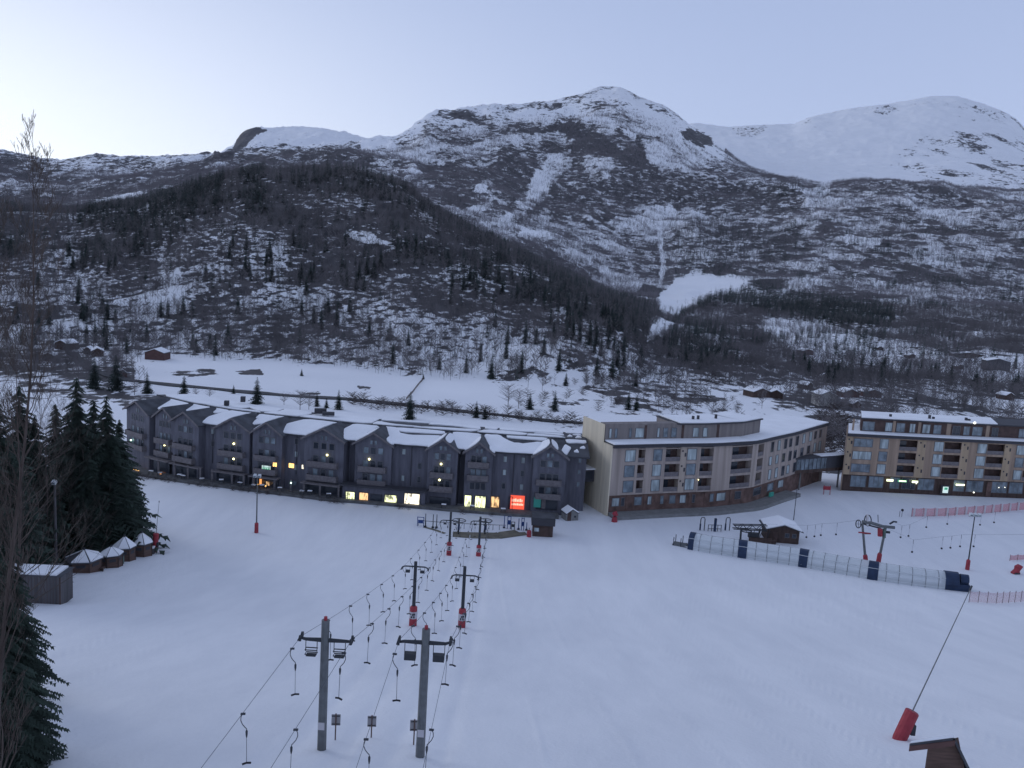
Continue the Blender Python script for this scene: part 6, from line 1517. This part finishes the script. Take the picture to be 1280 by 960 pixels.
# ------------------------------------------------------------------ safety nets
def net(pts, hts, m, lab, post_every, alt=None, pm='brown_post'):
    Ps = [G(*p) for p in pts]; r = emp('safety_net', Ps[0], 0, lab, 'safety net'); cum = [0]
    for a, b in zip(Ps[:-1], Ps[1:]): cum.append(cum[-1]+(b-a).length)
    def at_(s_): i = min(len(cum)-2, max(0, int(np.searchsorted(cum, s_)-1))); p = Ps[i].lerp(Ps[i+1], (s_-cum[i])/(cum[i+1]-cum[i])); p.z = float(hgt(p.x, p.y)); return p
    n = max(1, round(cum[-1]/post_every)); H0 = hts
    for i in range(n+1):
        p = at_(min(cum[-1]-.001, cum[-1]*i/n)); q = MB(); q.tube([p-Vector((0, 0, .3)), p+Vector((0, 0, H0+.1))], .04, 5); q.build('post', pm, r, Ps[0])
    for i in range(n):
        a = at_(cum[-1]*i/n+.001); b = at_(cum[-1]*(i+1)/n-.001); q = MB(); k = 5; vs = []
        for j in range(k+1):
            t = j/k; p = a.lerp(b, t); sg = .12*math.sin(math.pi*t); vs += [p+Vector((0, 0, .08)), p+Vector((0, 0, H0-sg))]
        q.add(vs, [(2*j, 2*j+2, 2*j+3, 2*j+1) for j in range(k)]); q.build('net_panel', m, r, Ps[0])
        if alt:
            c = a.lerp(b, .12); d = a.lerp(b, .30); q = MB(); q.hexa([c+Vector((0, -.03, .1)), d+Vector((0, -.03, .1)), d+Vector((0, -.05, .1)), c+Vector((0, -.05, .1)), c+Vector((0, -.03, H0-.1)), d+Vector((0, -.03, H0-.1)), d+Vector((0, -.05, H0-.1)), c+Vector((0, -.05, H0-.1))]); q.build('white_banner', alt, r, Ps[0])
net([(1139,646),(1180,645.5),(1230,642),(1285,637),(1320,634)], 1.95, 'pink_net', 'long pink safety net with white banners in front of the orange-brown hotel', 3.0, 'white_pad')
net([(1211,753),(1245,754.5),(1285,752),(1310,750)], 1.75, 'pale_net', 'faint pink net near the end of the conveyor tunnel', 1.35)
net([(1262,701),(1275,700),(1300,699)], 1.1, 'pink_net', 'short pink net above the red covered machine at the right edge', 1.9)

# ------------------------------------------------------------------ valley: road, fences, houses, bushes
drape('road', [(88,440),(100,452),(118,464),(140,471),(158,475.5),(218,482),(302,490),(430,499),(520,508),(600,517),(690,527),(735,530)], 2.5, 'asphalt', lab='dark road along the valley behind the dark hotel', lift=.35)
drape('road', [(1010,522),(1050,521),(1100,526)], 2.5, 'asphalt', lab='dark road behind the grey-brown hotel', lift=.3)
q = MB(); a = G(529, 475); b = G(508, 500); n = 26
for i in range(n): p = a.lerp(b, i/(n-1)); p.z = float(hgt(p.x, p.y)); q.tube([p-Vector((0, 0, .2)), p+Vector((0, 0, 1.1))], .12, 4)
r = emp('field_fence', a, 0, 'thin dark fence crossing the white field', 'fence'); q.build('fence_posts', 'dark_wood', r, a)
q = MB(); 
for z in (.5, .95): q.tube([Vector((*(a.lerp(b, i/9)).xy, float(hgt(*(a.lerp(b, i/9)).xy))+z)) for i in range(10)], .08, 4)
q.build('rails', 'dark_wood', r, a)
houses = [
 (952,497,26,2.6,8,.35,'dark_wood','dark brown cabin with a snowy roof behind the grey-brown hotel'), (970,498,16,2.4,7,-.3,'dark_wood','smaller dark cabin right of the dark brown cabin'),
 (1034,508,22,5.0,8,.1,'white_house','whitish two-storey house behind the gap between the light hotels'), (1012,487,12,2.4,6,.6,'dark_wood','small dark cabin up left of the whitish house'),
 (1010,444,17,3.0,7,.4,'red_wood','reddish cabin alone on the open snowy slope'), (1064,497,22,2.4,7,.15,'red_wood','left red-brown row house right of the whitish house'), (1092,497,22,2.4,7,.15,'red_wood','right red-brown row house right of the whitish house'),
 (1071,510,11,1.8,5,.1,'dark_wood','low shed with a bright snowy roof below the red-brown row houses'), (1030,476,12,2.6,6,-.4,'white_house','small pale cabin above the whitish house'),
 (1247,463,28,6.0,9,-.2,'weathered_planks','large grey barn-like building at the far right of the valley'), (1213,448,40,2.6,9,-.1,'dark_wood','wide dark-roofed building left of the large grey building'),
 (1222,480,12,2.4,6,.5,'white_house','pale cabin in the thicket below the large grey building'), (1200,462,10,2.2,5,.2,'red_wood','tiny red cabin below the wide dark-roofed building'), (1262,500,14,2.4,6,.3,'dark_wood','dark cabin among bare trees behind the orange-brown hotel'),
 (193,450,24,3.4,8,.05,'red_wood','long reddish-brown barn at the foot of the wooded hill'), (122,446,14,2.6,7,.5,'dark_wood','dark farmhouse with patchy snow roof on the left'), (109,443,9,2.2,5,.2,'dark_wood','small snow-roofed outbuilding left of the dark farmhouse'),
 (76,437,18,3.0,8,-.2,'dark_wood','snow-roofed cabin highest on the left'), (153,472,11,1.8,5,.6,'red_wood','small red hut beside the road on the left'), (60,452,13,2.6,6,.3,'dark_wood','dark cabin half hidden by twigs at far left'), (1140,448,10,2.2,5,.3,'dark_wood','tiny dark cabin on the slope above the thicket'),
 (1100,438,9,2.0,5,.2,'dark_wood','tiny cabin in the middle of the snowy slope'), (990,456,10,2.2,5,-.3,'dark_wood','tiny cabin below the reddish cabin')]
for px, py, wp, hw, dp, rot, m, lab in houses:
    gable_hut('house', px, py, wp, hw, dp, rot, m, lab, roofh=min(2.0, 1.0+wp*.03), over=.4, door=False, cat='house', snow=.3)
# leafless bushes
bush_me = [mesh_from('bush', birch_tpl(s, 26, spread=.55, bw=.02, low=.02, up=.5, bl=.3), MATS['bush_twigs']) for s in (71, 72, 73)]
for me in bush_me: me.name = 'bush'
bl = []
for i in range(60): px = 440+i*4.8+random.uniform(-3, 3); bl.append((px, 505+(px-440)*.085+random.uniform(-1, 5), random.uniform(8, 18), 'leafless bush on the road bank behind the dark hotel', 'bushes on the road bank'))
for i in range(60): bl.append((650+random.uniform(0, 270), 492+random.uniform(-16, 22), random.uniform(7, 14), 'leafless bush on the valley floor beyond the grey-brown hotel', 'bushes behind the grey-brown hotel'))
for i in range(60): bl.append((1020+random.uniform(0, 42), 540+random.uniform(-14, 34), random.uniform(14, 26), 'brown bush in the gap between the two light wooden hotels', 'bushes between the light hotels'))
for px, py, hp_, lab, g in bl:
    p = G(px, py, 185, 900)
    if p.y > 890: continue
    h = hp_/F_PX*p.y; put_tree(bush_me, 'bush', p.x, p.y, p.z, h, lab, 'bush', g, random.uniform(1.1, 1.8))

# tables and low snow-capped posts along the hotel terrace
tb = None
for i, t in enumerate([207, 219, 240, 246, 268, 289, 312, 330, 338, 361, 389, 397, 421, 560, 594, 632]):
    P = HF.at(t)+HF.nrm(t)*(3.7+.4*math.sin(i*2.1)); P.z = max(GZ-1.0, float(hgt(P.x, P.y))+.55)
    if i == 0:
        tb = emp('terrace_table', P, 0); q = MB(); q.box((0, 0, .72), (1.0, .6, .07)); q.build('table_top', 'dark_wood', tb); q = MB(); q.tube([(-.4, 0, 0), (-.4, 0, .7)], .06, 5); q.build('leg', 'tower_dark', tb); q = MB(); q.tube([(.4, 0, 0), (.4, 0, .7)], .06, 5); q.build('leg', 'tower_dark', tb)
        q = MB(); q.box((0, 0, .83), (.9, .5, .16)); q.build('snow_cap', 'roof_snow', tb); r = tb
    else:
        r = tb.copy(); COL.objects.link(r)
        for c in tb.children: d = c.copy(); COL.objects.link(d); d.parent = r
    r.location = P; r.rotation_euler = (0, 0, .3*math.sin(i*1.7)); label(r, 'snow-capped table on the terrace at the foot of the dark hotel', 'table', 'snow-capped tables on the hotel terrace')

rb = random.Random(12)
for i in range(46):
    t = 190+rb.random()*250 if i < 38 else 450+rb.random()*240; P = HF.at(t)+HF.nrm(t)*(4.9+rb.random()*.7); z_ = float(hgt(P.x, P.y))
    put_tree(bush_me, 'bush', P.x, P.y, z_, rb.uniform(.7, 1.4), 'low dark bush at the edge of the hotel terrace', 'bush', 'bushes along the hotel terrace', 2.0)
# evening air between here and the mountains
q = MB(); q.box((0, 4480, 520), (19000, 9300, 1580)); hz = q.build('haze', mat('evening_haze', (1, 1, 1)), None); hz['kind'] = 'stuff'; label(hz, 'thin blue evening haze filling the valley', kind='stuff')
nt_ = MATS['evening_haze'].node_tree
for n_ in list(nt_.nodes):
    if n_.type == 'BSDF_PRINCIPLED': nt_.nodes.remove(n_)
pv = nt_.nodes.new('ShaderNodeVolumePrincipled'); pv.inputs['Color'].default_value = (.80, .86, 1.0, 1); pv.inputs['Density'].default_value = .000014; pv.inputs['Anisotropy'].default_value = .2
nt_.links.new(pv.outputs[0], nt_.nodes['Material Output'].inputs['Volume'])
MATS['evening_haze'].cycles.homogeneous_volume = True
